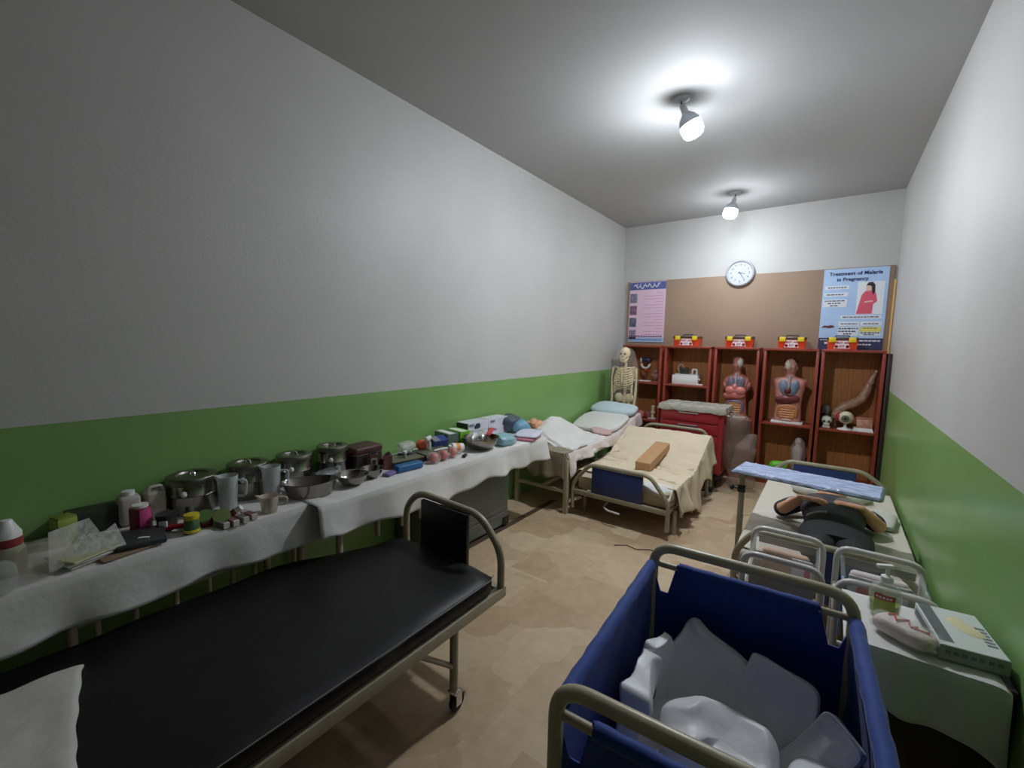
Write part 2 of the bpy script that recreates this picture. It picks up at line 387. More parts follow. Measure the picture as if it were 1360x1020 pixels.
t=thing('wall_clock','round silver wall clock hanging over the top edge of the board','clock',(-.965,5.925,2.265))
cx,cz=-.965,2.42; L=trm((cx,5.922,cz),PI/2,0,0)
b=MB(); b.lathe([(.001,0),(.155,0),(.160,.012),(.154,.034),(.143,.042),(.133,.036),(.128,.018)],(0,0,0),48,L); b.build('rim',mat('clock_silver',(188,190,198),.3,.1),t)
MB().lathe([(.129,.012),(.129,.02),(.001,.02)],(0,0,0),48,L).build('dial',mat('clock_dial',(196,202,216),.5),t)
b=MB()
for h in range(1,13):
    a=PI/2-h*PI/6; b.text(str(h),.036,Matrix.Translation((cx+.1*math.cos(a),5.9005,cz+.1*math.sin(a))) @ FR,bold=.0006)
b.build('numerals',mat('clock_ink',(74,78,92),.5),t,smooth=0)
def hand(ang,ln,w):
    a=PI/2-ang; dx,dz=math.cos(a),math.sin(a)
    return MB().poly([(cx-dz*w-dx*.02,cz+dx*w-dz*.02),(cx+dz*w-dx*.02,cz-dx*w-dz*.02),(cx+dx*ln+dz*w*.4,cz+dz*ln-dx*w*.4),(cx+dx*ln-dz*w*.4,cz+dz*ln+dx*w*.4)],5.896,.002)
hand(3.42*PI/6,.06,.006).build('hour_hand',INK,t,smooth=0); hand(25*PI/30,.095,.0045).build('minute_hand',INK,t,smooth=0)
MB().lathe([(.126,.034),(.001,.037)],(0,0,0),40,L).build('glass',mat('clock_glass',(235,240,245),.05,alpha=.12),t)

# ------------------------------------------------------------------ cabinets
CX=[(-2.26,-1.745),(-1.71,-1.16),(-1.125,-.655),(-.615,-.105),(-.085,.43)]
CL=['leftmost open mahogany cabinet behind the bagged skeleton','open mahogany cabinet holding the white suction machine behind the red trolley','open mahogany cabinet holding the female torso model','open mahogany cabinet holding the wide shouldered torso model','rightmost open mahogany cabinet with eyeball model, next to green wall']
SH=[(1.05,.56),(1.05,.56),(.70,.14),(.70,.14),(.70,.14)]
YF,YB=5.58,5.90
for i,(x0,x1) in enumerate(CX):
    t=thing('open_cabinet',CL[i],'cabinet',((x0+x1)/2,(YF+YB)/2,0),'open cabinets along the back wall')
    for a in (x0,x1-.028): MB().rng(a,a+.028,YF,YB,0,1.53,.003).build('side_panel',MAHOG,t)
    MB().rng(x0,x1,YF-.008,YB,1.505,1.53,.003).build('top_panel',MAHOG,t)
    MB().rng(x0+.028,x1-.028,YB-.015,YB,.06,1.505).build('back_panel',WOODB,t,smooth=0)
    MB().rng(x0+.028,x1-.028,YF+.01,YF+.025,0,.09).build('plinth',MAHOG,t,smooth=0)
    for z in SH[i]: MB().rng(x0+.029,x1-.029,YF+.004,YB-.016,z-.022,z,.002).build('shelf',MAHOG,t)
# first aid boxes on top
FX=[(-1.64,-1.315),(-1.04,-.735),(-.505,-.23),(-.06,.21)]
FLb=['orange first aid box standing on the second cabinet from the left','orange first aid box below the clock, on top of the third cabinet','orange first aid box between the clock and the malaria poster','orange first aid box partly covering the bottom of the malaria poster']
for (x0,x1),lb in zip(FX,FLb):
    cx=(x0+x1)/2; w=x1-x0; yf=5.66; z=1.53
    t=thing('first_aid_box',lb,'first aid box',(cx,yf+.08,z),'orange first aid boxes on the cabinets')
    ring=lambda hw,y0,y1,zz:[(cx-hw,y0,zz),(cx+hw,y0,zz),(cx+hw,y1,zz),(cx-hw,y1,zz)]
    MB().loft([ring(w*.45,yf+.008,yf+.16,z),ring(w*.475,yf,yf+.165,z+.10)]).build('body',ORANGE,t,smooth=0)
    MB().rng(cx-w*.49,cx+w*.49,yf-.008,yf+.17,z+.098,z+.128,.008).build('lid',mat('smoky_lid',(84,66,58),.3),t)
    for sx in (-1,1): MB().rng(cx+sx*w*.31-.03,cx+sx*w*.31+.03,yf-.018,yf+.002,z+.075,z+.126,.005).build('latch',YELLOW,t)
    lab=MB().poly([(cx-w*.25,z+.012),(cx+w*.25,z+.012),(cx+w*.18,z+.092),(cx-w*.18,z+.092)],yf-.004,.003).build('label_panel',W,t,smooth=0)
    b=MB(); b.text('FIRST AID',.03,Matrix.Translation((cx,yf-.005,z+.07)) @ FR,bold=.001); b.text('KIT',.03,Matrix.Translation((cx,yf-.005,z+.034)) @ FR,bold=.001)
    for sx in (-1,1): b.lathe([(.016,0),(.016,.002),(.009,.002),(.009,0)],(0,0,0),14,trm((cx+sx*w*.17,yf-.004,z+.032),PI/2,0,0))
    b.build('lettering',mat('label_red',(196,52,48),.5),lab,smooth=0)
    MB().tube(bend([(cx-.06,yf+.08,z+.125),(cx-.055,yf+.08,z+.145),(cx+.055,yf+.08,z+.145),(cx+.06,yf+.08,z+.125)],.012),.006).build('handle',DKGREY,t)

# ------------------------------------------------------------------ things in the cabinets
MUS=mat('muscle_red',(184,116,104),.35,var=.3,vs=14); PINKM=mat('organ_pink',(206,118,112),.35,var=.12,vs=14)
LUNG=mat('lung_grey',(112,102,118),.4,var=.25,vs=24); LUNGB=mat('lung_blue',(112,124,146),.4,var=.25,vs=24)
LIVER=mat('liver_maroon',(104,44,46),.35,var=.15,vs=12); GUT=mat('gut_tan',(196,128,84),.4,var=.12,vs=14); GUTB=mat('colon_lilac',(124,112,134),.4,var=.15,vs=16)
FLESH=mat('flesh_pink',(196,136,124),.45,var=.12,vs=12); BRAIN=mat('brain_ivory',(206,196,184),.45,var=.15,vs=30); HAIRD=mat('dark_hair_paint',(46,38,38),.5)
def ering(cx,cy,z,rx,ry,n=28,e=.85):
    out=[]
    for k in range(n):
        a=2*PI*k/n; c,s=math.cos(a),math.sin(a)
        out.append((cx+rx*math.copysign(abs(c)**e,c),cy+ry*math.copysign(abs(s)**e,s),z))
    return out
def torso(cx,cy,z,lb,fem):
    t=thing('torso_model',lb,'anatomical model',(cx,cy,z))
    k=1.0 if not fem else .96
    wsh=.150 if not fem else .135
    MB().box((cx,cy-.005,z+.012),(.30 if not fem else .26,.19,.024),.004).build('base',WHITEP,t)
    zz=z+.024
    P=[(0,.128,.078),(.06,.132,.08),(.14,.124,.074),(.22,.124,.074),(.32,.136,.082),(.40,wsh,.084),(.45,wsh+.012,.076),(.472,wsh-.008,.062),(.488,.085,.05),(.497,.05,.045),(.52,.042,.043),(.54,.042,.044)]
    if fem: P=[(0,.124,.078),(.05,.126,.08),(.13,.116,.074),(.22,.108,.07),(.31,.118,.08),(.39,wsh,.082),(.43,wsh+.006,.07),(.458,wsh-.022,.06),(.482,.075,.05),(.495,.045,.043),(.52,.04,.042),(.54,.04,.042)]
    bd=MB().loft([ering(cx,cy,zz+h,rx,ry) for h,rx,ry in P]); 
    hd=[(.525,.034,.04,0),(.548,.046,.056,-.008),(.578,.053,.066,-.01),(.61,.058,.072,-.004),(.645,.057,.07,0),(.675,.045,.056,.004),(.69,.026,.032,.006),(.696,.005,.006,.006)]
    bd.loft([ering(cx,cy+dy,zz+h,rx,ry,28,1) for h,rx,ry,dy in hd])
    bd.sell((cx,cy-.078,zz+.588),(.011,.016,.018),1,1,10,8); 
    for s in (-1,1):
        bd.sell((cx+s*.058,cy,zz+.59),(.009,.016,.024),1,1,10,8)
        if fem: bd.sell((cx+s*.118,cy,zz+.35),(.036,.045,.065),1,1,14,10,(0,s*.3,0))
    bd.build('body',FLESH if not fem else MUS,t)
    # opened front
    b=MB(); 
    for s in (-1,1): b.sell((cx+s*.046,cy-.062,zz+.375),(.05,.034,.095),1,1,18,12,(0,s*.15,0),.15,20,s+cx)
    b.build('lungs',LUNGB if not fem else LUNG,t)
    MB().tube([(cx,cy-.07,zz+.5),(cx,cy-.085,zz+.44),(cx,cy-.088,zz+.37)],[.014,.013,.012],10).build('windpipe',mat('windpipe_grey',(150,152,160),.4),t)
    MB().sell((cx-.01,cy-.092,zz+.345),(.03,.024,.038),1,1,16,12,(0,.5,0),.1,20).build('heart',PINKM if fem else LIVER,t)
    if fem:
        b=MB()
        for s in (-1,1): b.sell((cx+s*.048,cy-.080,zz+.30),(.064,.042,.054),1,1,18,12)
        b.build('breast_plate',PINKM,t)
    MB().sell((cx-.012,cy-.068,zz+.245),(.108,.04,.05),.8,.9,22,12,(0,-.12,0),.15,14,3).build('liver',LIVER if not fem else PINKM,t)
    b=MB()
    pts=[(cx-.08,cy-.072,zz+.06),(cx-.084,cy-.078,zz+.16),(cx,cy-.088,zz+.178),(cx+.084,cy-.078,zz+.16),(cx+.08,cy-.072,zz+.06)]
    b.tube(bend(pts,.03),.017,10).build('large_bowel',GUTB if fem else GUT,t)
    b=MB(); P=[]
    for q in range(25):
        r_=q//5; k=q%5; k=k if r_%2==0 else 4-k; P.append((cx-.06+.03*k,cy-.074-.012*math.sin((k+.5)/5*PI),zz+.05+.026*r_))
    b.tube(P,.0165,10); b.sell((cx,cy-.062,zz+.10),(.092,.034,.088),.8,.8,20,12); b.build('small_bowel',mat('bowel_yellow',(198,136,92),.4,var=.25,vs=22),t)
    MB().sell((cx,cy-.08,zz+.02),(.05,.022,.02),1,1,16,8).build('bladder',mat('bladder_pale',(206,172,160),.4),t)
    MB().sell((cx-.026 if not fem else cx+.026,cy-.04,zz+.625),(.034,.048,.056),1,1,18,12,(0,0,0),.12,40).build('brain_half',BRAIN,t)
    MB().sell((cx+.022 if not fem else cx-.022,cy+.016,zz+.655),(.044,.06,.044),1,1,18,12).build('hair_cap',HAIRD if not fem else mat('scalp_brown',(120,84,66),.5),t)
    b=MB()
    for s in (-1,1): b.sell((cx+s*.025,cy-.07,zz+.605),(.009,.007,.006),1,1,10,6)
    b.build('eyes',PAPER,t)
    return t
torso(-.885,5.72,.70,'torso model with pink breasts and open belly on white base slab',True)
torso(-.355,5.72,.70,'broad shouldered torso model with half skull face and grey lungs',False)
# suction machine
t=thing('suction_machine','white box suction machine with dark jar lid on the second cabinet shelf','medical device',(-1.46,5.74,1.05))
MB().rng(-1.625,-1.315,5.66,5.84,1.05,1.165,.006).build('housing',WHITEP,t)
MB().rng(-1.6,-1.33,5.68,5.83,1.165,1.18,.004).build('top_tray',PAPER,t)
b=MB(); b.lathe([(.001,.08),(.045,.08),(.058,.07),(.06,.055),(.05,.05),(.05,.0)],(-1.5,5.75,1.178),24); b.build('jar',mat('jar_smoke',(74,78,72),.15),t)
MB().tube(bend([(-1.56,5.75,1.19),(-1.585,5.75,1.27),(-1.54,5.75,1.31),(-1.5,5.75,1.255)],.03),.007).build('hose',FROST2,t)
MB().tube(bend([(-1.40,5.74,1.18),(-1.40,5.74,1.24),(-1.345,5.74,1.24),(-1.345,5.74,1.18)],.02),.012).build('handle',WHITEP,t)
MB().box((-1.31,5.70,1.125),(.04,.02,.02),.004,ry=.4).build('side_nozzle',WHITEP,t)
tag(MB().box((-1.29,5.68,1.058),(.07,.05,.016),.004).build('sample_tray',PAPER),'small white tray beside the suction machine on the shelf','tray')
# teeth model etc in the first cabinet
t=thing('dental_jaw_model','dark jaw model with white teeth arch on a stand in leftmost cabinet','anatomical model',(-1.985,5.72,1.05))
MB().box((-1.985,5.72,1.058),(.14,.09,.016),.006).build('base',WHITEP,t)
MB().cyl((-1.985,5.72,1.06),(-1.985,5.72,1.18),.008).build('stand_rod',STEELD,t)
MB().sell((-1.985,5.71,1.205),(.032,.03,.03),1,1,16,10).build('gum',mat('gum_red',(176,52,52),.35),t)
arc=[(-1.985+.055*math.cos(a),5.70-.03*math.sin(a)*.5,1.285-.055*math.sin(a)) for a in [PI*k/14 for k in range(15)]]
MB().tube(arc,.014,8).build('teeth_arch',PAPER,t)
MB().sell((-1.985,5.73,1.335),(.075,.05,.038),.8,.9,20,10).build('upper_jaw',mat('jaw_navy',(46,48,66),.35),t)
MB().sell((-2.05,5.70,1.335),(.012,.012,.03),1,1,10,8).build('white_marker',PAPER,t)
t=thing('model_stand','white base with short peg beside the dental jaw model','stand',(-2.15,5.70,1.05))
MB().box((-2.15,5.70,1.057),(.15,.09,.014),.005).build('base',WHITEP,t); MB().cyl((-2.16,5.70,1.06),(-2.16,5.70,1.10),.012).build('peg',WHITEP,t)
t=thing('ear_model','mottled pink ear model at the right end of leftmost cabinet shelf','anatomical model',(-1.86,5.72,1.05))
MB().box((-1.86,5.72,1.055),(.10,.08,.01),.004).build('base',FLESH,t)
b=MB(); b.sell((-1.86,5.72,1.13),(.05,.035,.068),1,1,16,12,(0,.3,0),.3,22,2); b.sell((-1.845,5.70,1.19),(.03,.025,.03),1,1,12,8,(0,0,0),.2,20); b.build('ear',mat('ear_mauve',(150,104,98),.4,var=.2,vs=20),t)
for x,lb,m,sx in ((-2.03,'pink organ model lying left on the low shelf of leftmost cabinet',PINKM,.075),(-1.93,'dusky red organ model lying on the low shelf of leftmost cabinet',mat('organ_dusky',(150,88,84),.4,var=.2,vs=16),.055)):
    b=MB(); b.sell((x,5.72,.612),(sx,.055,.054),1,.9,18,12,(0,0,.4),.25,16,x); tag(b.build('organ_model',m),lb,'anatomical model')
t=thing('bone_joint_model','upright ivory bone joint model on the low shelf of leftmost cabinet','anatomical model',(-1.86,5.70,.56))
MB().box((-1.86,5.70,.566),(.1,.08,.012),.004).build('base',WHITEP,t)
b=MB(); b.tube([(-1.86,5.7,.57),(-1.862,5.7,.64),(-1.858,5.7,.72)],[.022,.013,.022],12); b.sell((-1.87,5.7,.645),(.02,.022,.022)); b.sell((-1.85,5.7,.645),(.02,.022,.022)); b.sell((-1.858,5.7,.72),(.026,.024,.022)); b.build('bones',BONE,t)
tag(MB().box((-2.13,5.66,.572),(.10,.07,.022),.005).build('white_block',PAPER),'flat white block at the left end of the low cabinet shelf','block')
# rightmost cabinet
t=thing('muscle_limb_model','long curved brown muscle limb model leaning in the rightmost cabinet','anatomical model',(.2,5.78,.70))
pts=[(.075,5.74,.83),(.10,5.75,.885),(.15,5.77,.935),(.225,5.79,.968),(.285,5.81,1.02),(.318,5.83,1.10),(.338,5.845,1.18),(.36,5.86,1.25),(.385,5.866,1.31)]
rs=[.04,.044,.048,.05,.048,.042,.034,.024,.014]
b=MB(); b.tube(pts,rs,14); 
for k in range(7): p=Vector(pts[k]); b.sell(p+Vector((.005*(-1)**k,-.012,.004)),(rs[k]*.8,rs[k]*.75,rs[k]*1.1),1,1,12,8,(0,.8,0),.2,30,k)
b.build('muscles',mat('dry_muscle_brown',(168,130,106),.32,var=.3,vs=30),t)
MB().sell((.383,5.862,1.315),(.012,.012,.01)).build('tip',BONE,t)
b=MB(); b.sell((.075,5.73,.845),(.035,.03,.03),1,1,12,8,(0,0,0),.3,30); b.sell((.10,5.72,.81),(.025,.025,.03)); b.build('knuckle_end',mat('dry_bone_brown',(176,140,108),.45,var=.2,vs=20),t)
MB().tube([(.07,5.745,.70),(.07,5.745,.83)],.010).build('prop_rod',STEELD,t)
t=thing('eyeball_model','eyeball model with dark pupil on a round white foot','anatomical model',(.165,5.68,.70))
MB().lathe([(.001,0),(.07,0),(.068,.008),(.02,.02),(.012,.035),(.012,.07),(.001,.07)],(.165,5.68,.70),24).build('foot',WHITEP,t)
MB().sell((.165,5.68,.825),(.068,.066,.066),1,1,28,18).build('eyeball',mat('eye_white',(214,206,178),.25),t)
MB().lathe([(.001,.012),(.02,.012),(.034,.008),(.036,0)],(0,0,0),24,trm((.160,5.612,.822),PI/2,0,0)).build('iris',mat('iris_olive',(104,104,84),.3),t)
MB().lathe([(.001,.004),(.012,.004),(.013,0)],(0,0,0),18,trm((.160,5.601,.822),PI/2,0,0)).build('pupil',BLACK,t)
MB().sell((.10,5.68,.828),(.016,.04,.046)).build('red_muscle',mat('eye_muscle_red',(190,40,44),.35),t)
t=thing('small_skull_model','small white skull at the left front of rightmost cabinet','anatomical model',(.005,5.66,.70))
SK=mat('skull_white',(222,218,206),.45)
b=MB(); b.sell((.005,5.665,.785),(.047,.052,.042),.9,1,22,14); b.box((.005,5.648,.735),(.056,.05,.05),.014); b.box((.005,5.655,.713),(.07,.06,.02),.008); b.build('skull',SK,t)
b=MB()
for s in (-1,1): b.sell((.005+s*.02,5.618,.775),(.012,.008,.011),1,1,12,8)
b.box((.005,5.622,.735),(.04,.004,.004)); b.build('eye_sockets',DKGREY,t)
t=thing('head_model','translucent grey head model standing behind the small skull','anatomical model',(-.01,5.80,.70))
b=MB(); b.sell((-.01,5.80,.87),(.045,.05,.062),1,1,20,14); b.tube([(-.01,5.80,.72),(-.01,5.80,.83)],[.05,.03],16); b.sell((-.01,5.755,.86),(.01,.012,.014),1,1,8,6); b.build('head',mat('smoked_grey',(128,120,116),.3,alpha=.85),t)
MB().box((-.01,5.80,.71),(.1,.09,.02),.004).build('base',DKGREY,t)
t=thing('skin_block_model','pink skin section block on a white base in rightmost cabinet','anatomical model',(.31,5.69,.70))
b=MB(); b.loft([[(.225,5.64,.70),(.395,5.64,.70),(.395,5.75,.70),(.225,5.75,.70)],[(.235,5.65,.735),(.385,5.65,.735),(.385,5.74,.735),(.235,5.74,.735)]]); b.build('base',WHITEP,t,smooth=0)
MB().box((.318,5.695,.782),(.125,.075,.092),.004).build('skin_section',mat('skin_layers',(206,150,130),.5,var=.3,vs=26),t)
MB().box((.318,5.695,.832),(.132,.08,.012),.003).build('top_layer',mat('skin_top_brown',(176,112,92),.5),t)
# lower shelves
t=thing('wrapped_figurine','small pale figure model in clear wrap on low shelf below the male torso','anatomical model',(-.23,5.74,.14))
b=MB(); b.lathe([(.001,0),(.05,0),(.05,.02),(.036,.03),(.04,.14),(.05,.22),(.052,.28),(.03,.31),(.022,.325),(.03,.345),(.033,.37),(.02,.395),(.001,.40)],(-.23,5.74,.14),20); b.build('figure',mat('figure_pale_pink',(206,182,172),.4,var=.1,vs=20),t)
MB().sell((-.23,5.74,.34),(.07,.06,.2),.8,.9,18,14,(0,0,0),.2,9,5).build('clear_wrap',CLEAR,t)
b=MB(); b.sell((-.40,5.66,.198),(.085,.05,.062),.6,.7,18,10,(0,0,.2),.25,12,1); tag(b.build('green_packet',mat('bright_green_plastic',(108,196,52),.4)),'bright green packet on the cabinet floor behind the right bed','packet')
# ------------------------------------------------------------------ skeleton in a bag
def skeleton():
    cx,cy=-2.13,5.33
    t=thing('skeleton_model','hanging ivory skeleton model in the back left corner, seen through film','skeleton',(cx,cy,0))
    b=MB(); b.lathe([(.001,.06),(.03,.06),(.05,.04),(.20,.03),(.21,0)],(cx,cy,0),28); b.tube([(cx,cy+.06,.05),(cx,cy+.06,1.30)],.011,10); b.build('stand',WHITEP,t)
    b=MB(); b.sell((cx,cy+.01,1.432),(.062,.078,.07),1,1,24,16); b.sell((cx,cy-.045,1.385),(.042,.035,.045),.8,.8,16,12)
    for s in (-1,1): b.tube([(cx+s*.055,cy+.01,1.40),(cx+s*.05,cy-.05,1.385)],.008,8)
    sk=b.build('skull',BONE,t)
    b=MB()
    for s in (-1,1): b.sell((cx+s*.025,cy-.068,1.415),(.016,.012,.014),1,1,14,8)
    b.sell((cx,cy-.08,1.388),(.007,.008,.012),1,1,10,8); b.build('eye_sockets',mat('socket_brown',(70,54,44),.7),sk)
    b=MB(); b.tube(bend([(cx-.044,cy,1.37),(cx-.036,cy-.06,1.325),(cx+.036,cy-.06,1.325),(cx+.044,cy,1.37)],.03),.011,8); b.box((cx,cy-.076,1.352),(.05,.01,.016),.003); b.build('jaw',BONE,sk)
    b=MB()
    for k in range(26):
        z=.80+.0215*k; y=cy+.035+.02*math.sin(k*.28); b.sell((cx,y,z),(.018+.006*(k<9),.02,.009),.6,1,12,6)
    b.build('spine',BONE,t)
    b=MB()
    for k in range(11):
        z=1.24-.026*k; w=.07+.052*math.sin(min(1,(k+1.5)/9)*PI*.62); d=.10+.02*math.sin(k/10*PI)
        for s in (-1,1):
            P=[]
            for q in range(10):
                a=q/9*PI*(.93 if k<7 else .62); P.append((cx+s*w*math.sin(a),cy+.04-d*.5*(1-math.cos(a)),z-.05*math.sin(a*.5)*(q/9)-.01*k*.3*(q/9)))
            b.tube(P,.0080,6)
    b.box((cx,cy-.07,1.13),(.026,.01,.16),.004)
    for s in (-1,1): b.tube(bend([(cx,cy-.062,1.225),(cx+s*.07,cy-.05,1.245),(cx+s*.14,cy+.01,1.25)],.03),.007,8)
    b.build('rib_cage',BONE,t)
    for s in (-1,1):
        b=MB(); b.flat([(cx+s*.05,cy+.05),(cx+s*.12,cy+.055),(cx+s*.125,cy+.062),(cx+s*.055,cy+.06)],1.10,1.235); b.build('shoulder_blade',BONE,t)
        b=MB()
        P=[(cx+s*.15,cy+.01,1.24),(cx+s*.165,cy,1.10),(cx+s*.16,cy,.99),(cx+s*.155,cy-.02,.86),(cx+s*.15,cy-.03,.76)]
        b.tube(P,[.017,.009,.012,.008,.010],10); b.tube([(P[2][0]+.012,P[2][1],P[2][2]),(P[4][0]+.016,P[4][1],P[4][2])],.006,8)
        for f in range(5):
            x=cx+s*(.13+.011*f); b.tube([(x,cy-.03,.755),(x+s*.002,cy-.036,.70),(x,cy-.03,.655+.008*abs(2-f))],.0042,6)
        b.build('arm_bones',BONE,t)
        b=MB()
        P=[(cx+s*.085,cy+.01,.77),(cx+s*.075,cy,.60),(cx+s*.07,cy,.42),(cx+s*.068,cy+.01,.25),(cx+s*.066,cy+.015,.10)]
        b.tube(P,[.02,.011,.019,.011,.013],10); b.tube([(P[2][0]+s*.02,cy+.01,.40),(P[4][0]+s*.014,cy+.015,.10)],.005,6); b.sell((P[2][0],cy-.02,.43),(.015,.01,.017))
        b.box((cx+s*.068,cy-.03,.088),(.045,.14,.025),.01); b.build('leg_bones',BONE,t)
    b=MB()
    for s in (-1,1):
        b.sell((cx+s*.07,cy+.03,.85),(.058,.03,.062),1,1,16,10,(0,s*.5,0)); b.tube([(cx+s*.085,cy,.79),(cx+s*.05,cy-.03,.745),(cx,cy-.04,.755)],.010,8)
    b.sell((cx,cy+.045,.82),(.035,.02,.055)); b.build('pelvis',BONE,t)
    b=MB()
    R=[(1.50,.03,.03),(1.49,.075,.08),(1.44,.115,.115),(1.36,.14,.12),(1.2,.185,.135),(1.0,.18,.135),(.8,.175,.13),(.62,.165,.125)]
    rings=[]
    for z,rx,ry in R:
        n=40; r=[]
        for k in range(n):
            a=2*PI*k/n; f=1+.09*fnoise(math.cos(a)*2.2,math.sin(a)*2.2,z*4)+.04*math.sin(a*9+z*5); r.append((cx+rx*f*math.cos(a),cy+ry*f*math.sin(a),z))
        rings.append(r)
    b.loft(rings,cap=False); b.add([(cx,cy,1.51)]+rings[0],[(0,i+1,(i+1)%40+1) for i in range(40)])
    tag(b.build('plastic_cover',mat('cover_film',(232,228,216),.2,alpha=.11,bump=.9,bs=14)),'crinkled clear plastic bag pulled over the skeleton','plastic bag')
skeleton()

# ------------------------------------------------------------------ red trolley
t=thing('medical_trolley','red drawer trolley behind the crank bed, its top wrapped in cloudy film','trolley',(-1.21,5.2,0))
x0,x1,y0,y1=-1.545,-.875,5.0,5.40
MB().rng(x0,x1,y0+.012,y1,.15,.835,.012).build('cabinet_body',RED,t)
for z0,z1 in ((.70,.825),(.575,.69),(.45,.565),(.325,.44),(.165,.315)):
    d=MB().rng(x0+.015,x1-.05,y0-.006,y0+.02,z0,z1,.006).build('drawer',RED,t)
    MB().rng(-1.34,-1.13,y0-.02,y0-.004,z1-.035,z1-.02,.004).build('handle',mat('handle_silver',(200,190,190),.25,.6),d)
MB().rng(x0-.01,x1+.01,y0-.01,y1+.01,.835,.865,.008).build('top_tray',mat('tray_cream',(186,180,164),.4),t)
b=MB(); b.tube(bend([(x1+.01,y0+.05,.80),(x1+.06,y0+.05,.80),(x1+.06,y1-.05,.80),(x1+.01,y1-.05,.80)],.03),.010); b.build('push_handle',CHROME,t)
MB().rng(x0,x1,y0+.01,y1,.09,.15,.01).build('base',BLACK,t)
for cx in (x0+.06,x1-.06):
    for cy in (y0+.06,y1-.06):
        c=MB().cyl((cx-.014,cy,.04),(cx+.014,cy,.04),.04,n=18).build('caster',RUBBER,t); MB().cyl((cx,cy,.05),(cx,cy,.095),.012).build('stem',STEELD,c)
b=MB()
def f(u,v):
    x=x0-.03+(x1-x0+.06)*u; y=y0-.03+(y1-y0+.06)*v
    e=min(u,1-u,v,1-v); z=.876+.008*min(1,e*8)+.006*fnoise(x*11,y*11,1)+.007*fnoise(x*30,y*30,2)
    if e<.001: z-=.06+.02*fnoise(x*9,y*9,6)
    return (x,y,z)
b.grid(f,40,24); b.build
tag(b.build('wrapping_film',mat('cloudy_wrap',(214,210,198),.1,alpha=.6,bump=1.,bs=26),solid=.003),'cloudy crinkled film covering the top of the red trolley','plastic wrap')
b=MB(); b.sell((-.735,5.10,.44),(.155,.17,.42),1.,1.,36,28,(0,-.12,.2),.5,6,3); b.sell((-.66,5.10,.40),(.10,.13,.20),1.,1.,30,22,(.2,.3,.2),.5,8,7); tag(b.build('plastic_bag',FILMBR),'large smoky clear plastic bag bulging at the right side of red trolley','plastic bag')
tag(MB().box((-1.0,4.90,.055),(.17,.13,.11),.012,rz=.1).build('storage_box',mat('navy_black_plastic',(44,42,52),.45)),'small dark box on floor between crank bed and red trolley','box')

# ------------------------------------------------------------------ crank bed with beige sheet
def end_frame(t,name,y,xl,xr,zb,zs,zt,inl,inr,panel,zp,cross,pm=NAVY,tm=TUBEB):
    fr=MB(); fr.tube(bend([(xl,y,zb),(xl,y,zs),(inl,y,zt),(inr,y,zt),(xr,y,zs),(xr,y,zb)],.06),.0175,12)
    fr.box(((xl+xr)/2,y,cross),(xr-xl,.03,.042),.004); o=fr.build(name,tm,t)
    if panel: MB().rng(panel[0],panel[1],y-.012,y+.008,zp,zt-.02,.004).build('panel',pm,o)
    return o
t=thing('crank_bed','low hospital bed with navy foot panel and raised head end, mid room','bed',(-1.37,4.1,0))
end_frame(t,'foot_frame',3.40,-1.79,-.95,.07,.30,.49,-1.63,-1.10,(-1.607,-1.157),.225,.222)
end_frame(t,'head_frame',4.82,-1.79,-.93,.07,.46,.655,-1.60,-1.02,None,.3,.222)
b=MB()
for x in (-1.77,-.965): b.rng(x-.018,x+.018,3.40,4.82,.20,.242,.003)
for y in (3.7,4.1,4.5): b.rng(-1.77,-.965,y-.015,y+.015,.205,.235)
b.build('bed_frame',TUBEB,t)
for x in (-1.74,-.935):
    for y in (3.55,4.68): MB().tube([(x,y,0),(x,y,.21)],.017,12).build('leg',TUBEB,t)
MB().tube(bend([(-1.48,3.62,.20),(-1.50,3.42,.135),(-1.44,3.36,.135),(-1.33,3.36,.13)],.02),.008,8).build('crank_handle',TUBEW,t)
def zb(y,base=0.):
    if y<4.10: return .388+base
    return .388+base+min(1,(y-4.10)/.56)*.235
b=MB(); R=[]
for i in range(15):
    y=3.43+(4.70-3.43)*i/14; z=zb(y)-.004; lo=max(.245,z-.135); e=.025 if i in (0,14) else 0
    R.append([(-1.765+e,y,lo),(-.945-e,y,lo),(-.935-e,y,lo+.02),(-.935-e,y,z-.025),(-.95-e,y,z-e),(-1.76+e,y,z-e),(-1.775+e,y,z-.025),(-1.775+e,y,lo+.02)])
b.loft(R); b.build('mattress',mat('mattress_beige',(178,164,138),.85,bump=.2,bs=18),t)
b=MB()
def hang(y):
    k=.20+.13*min(1,max(0,(y-3.55)/.5))+.03*math.sin(y*23)+.02*math.sin(y*11)
    if y>4.30: k=.24+.04*math.sin(y*20)
    if y>4.42: k=.34-.10*abs(y-4.58)/.2
    return k
drape(b,3.50,4.72,60,-1.785,-.925,34,lambda y,a: zb(y,.006)+.014*max(0,1-abs(y-4.04)/.20)*math.sin(y*58+a*11+3*fnoise(a*4,y*3,1))+.010*fnoise(a*3.5,y*7,7)-.012*max(0,1-abs(fnoise(a*2.2,y*5.5,11))*9),hang,lambda b_,a,z:(a,b_,z),hang0=lambda y:.05,nh=14,fold=.036,fl=20,out=.035,seed=1.3,wr=.006)
tag(b.build('bed_sheet',BEIGE,solid=.004),'wrinkled beige sheet over the crank bed, hanging off its right side','bed sheet')
b=MB()
def f(u,v):
    x=-1.17+.225*u; y=3.425+.12*v; return (x,y,.392-.10*u*(1-v)*.9+.018*math.sin(v*PI)+.01*fnoise(x*18,y*18,3))
b.grid(f,14,10); tag(b.build('folded_cloth',CLOTH,solid=.02),'white cloth tucked behind the right half of the navy foot panel','cloth')
tag(MB().box((-1.31,4.10,.484),(.14,.56,.075),.004,rx=.165,rz=-.01).build('cardboard_box',CARD,smooth=0),'long narrow brown cardboard box lying on the beige sheet','box')
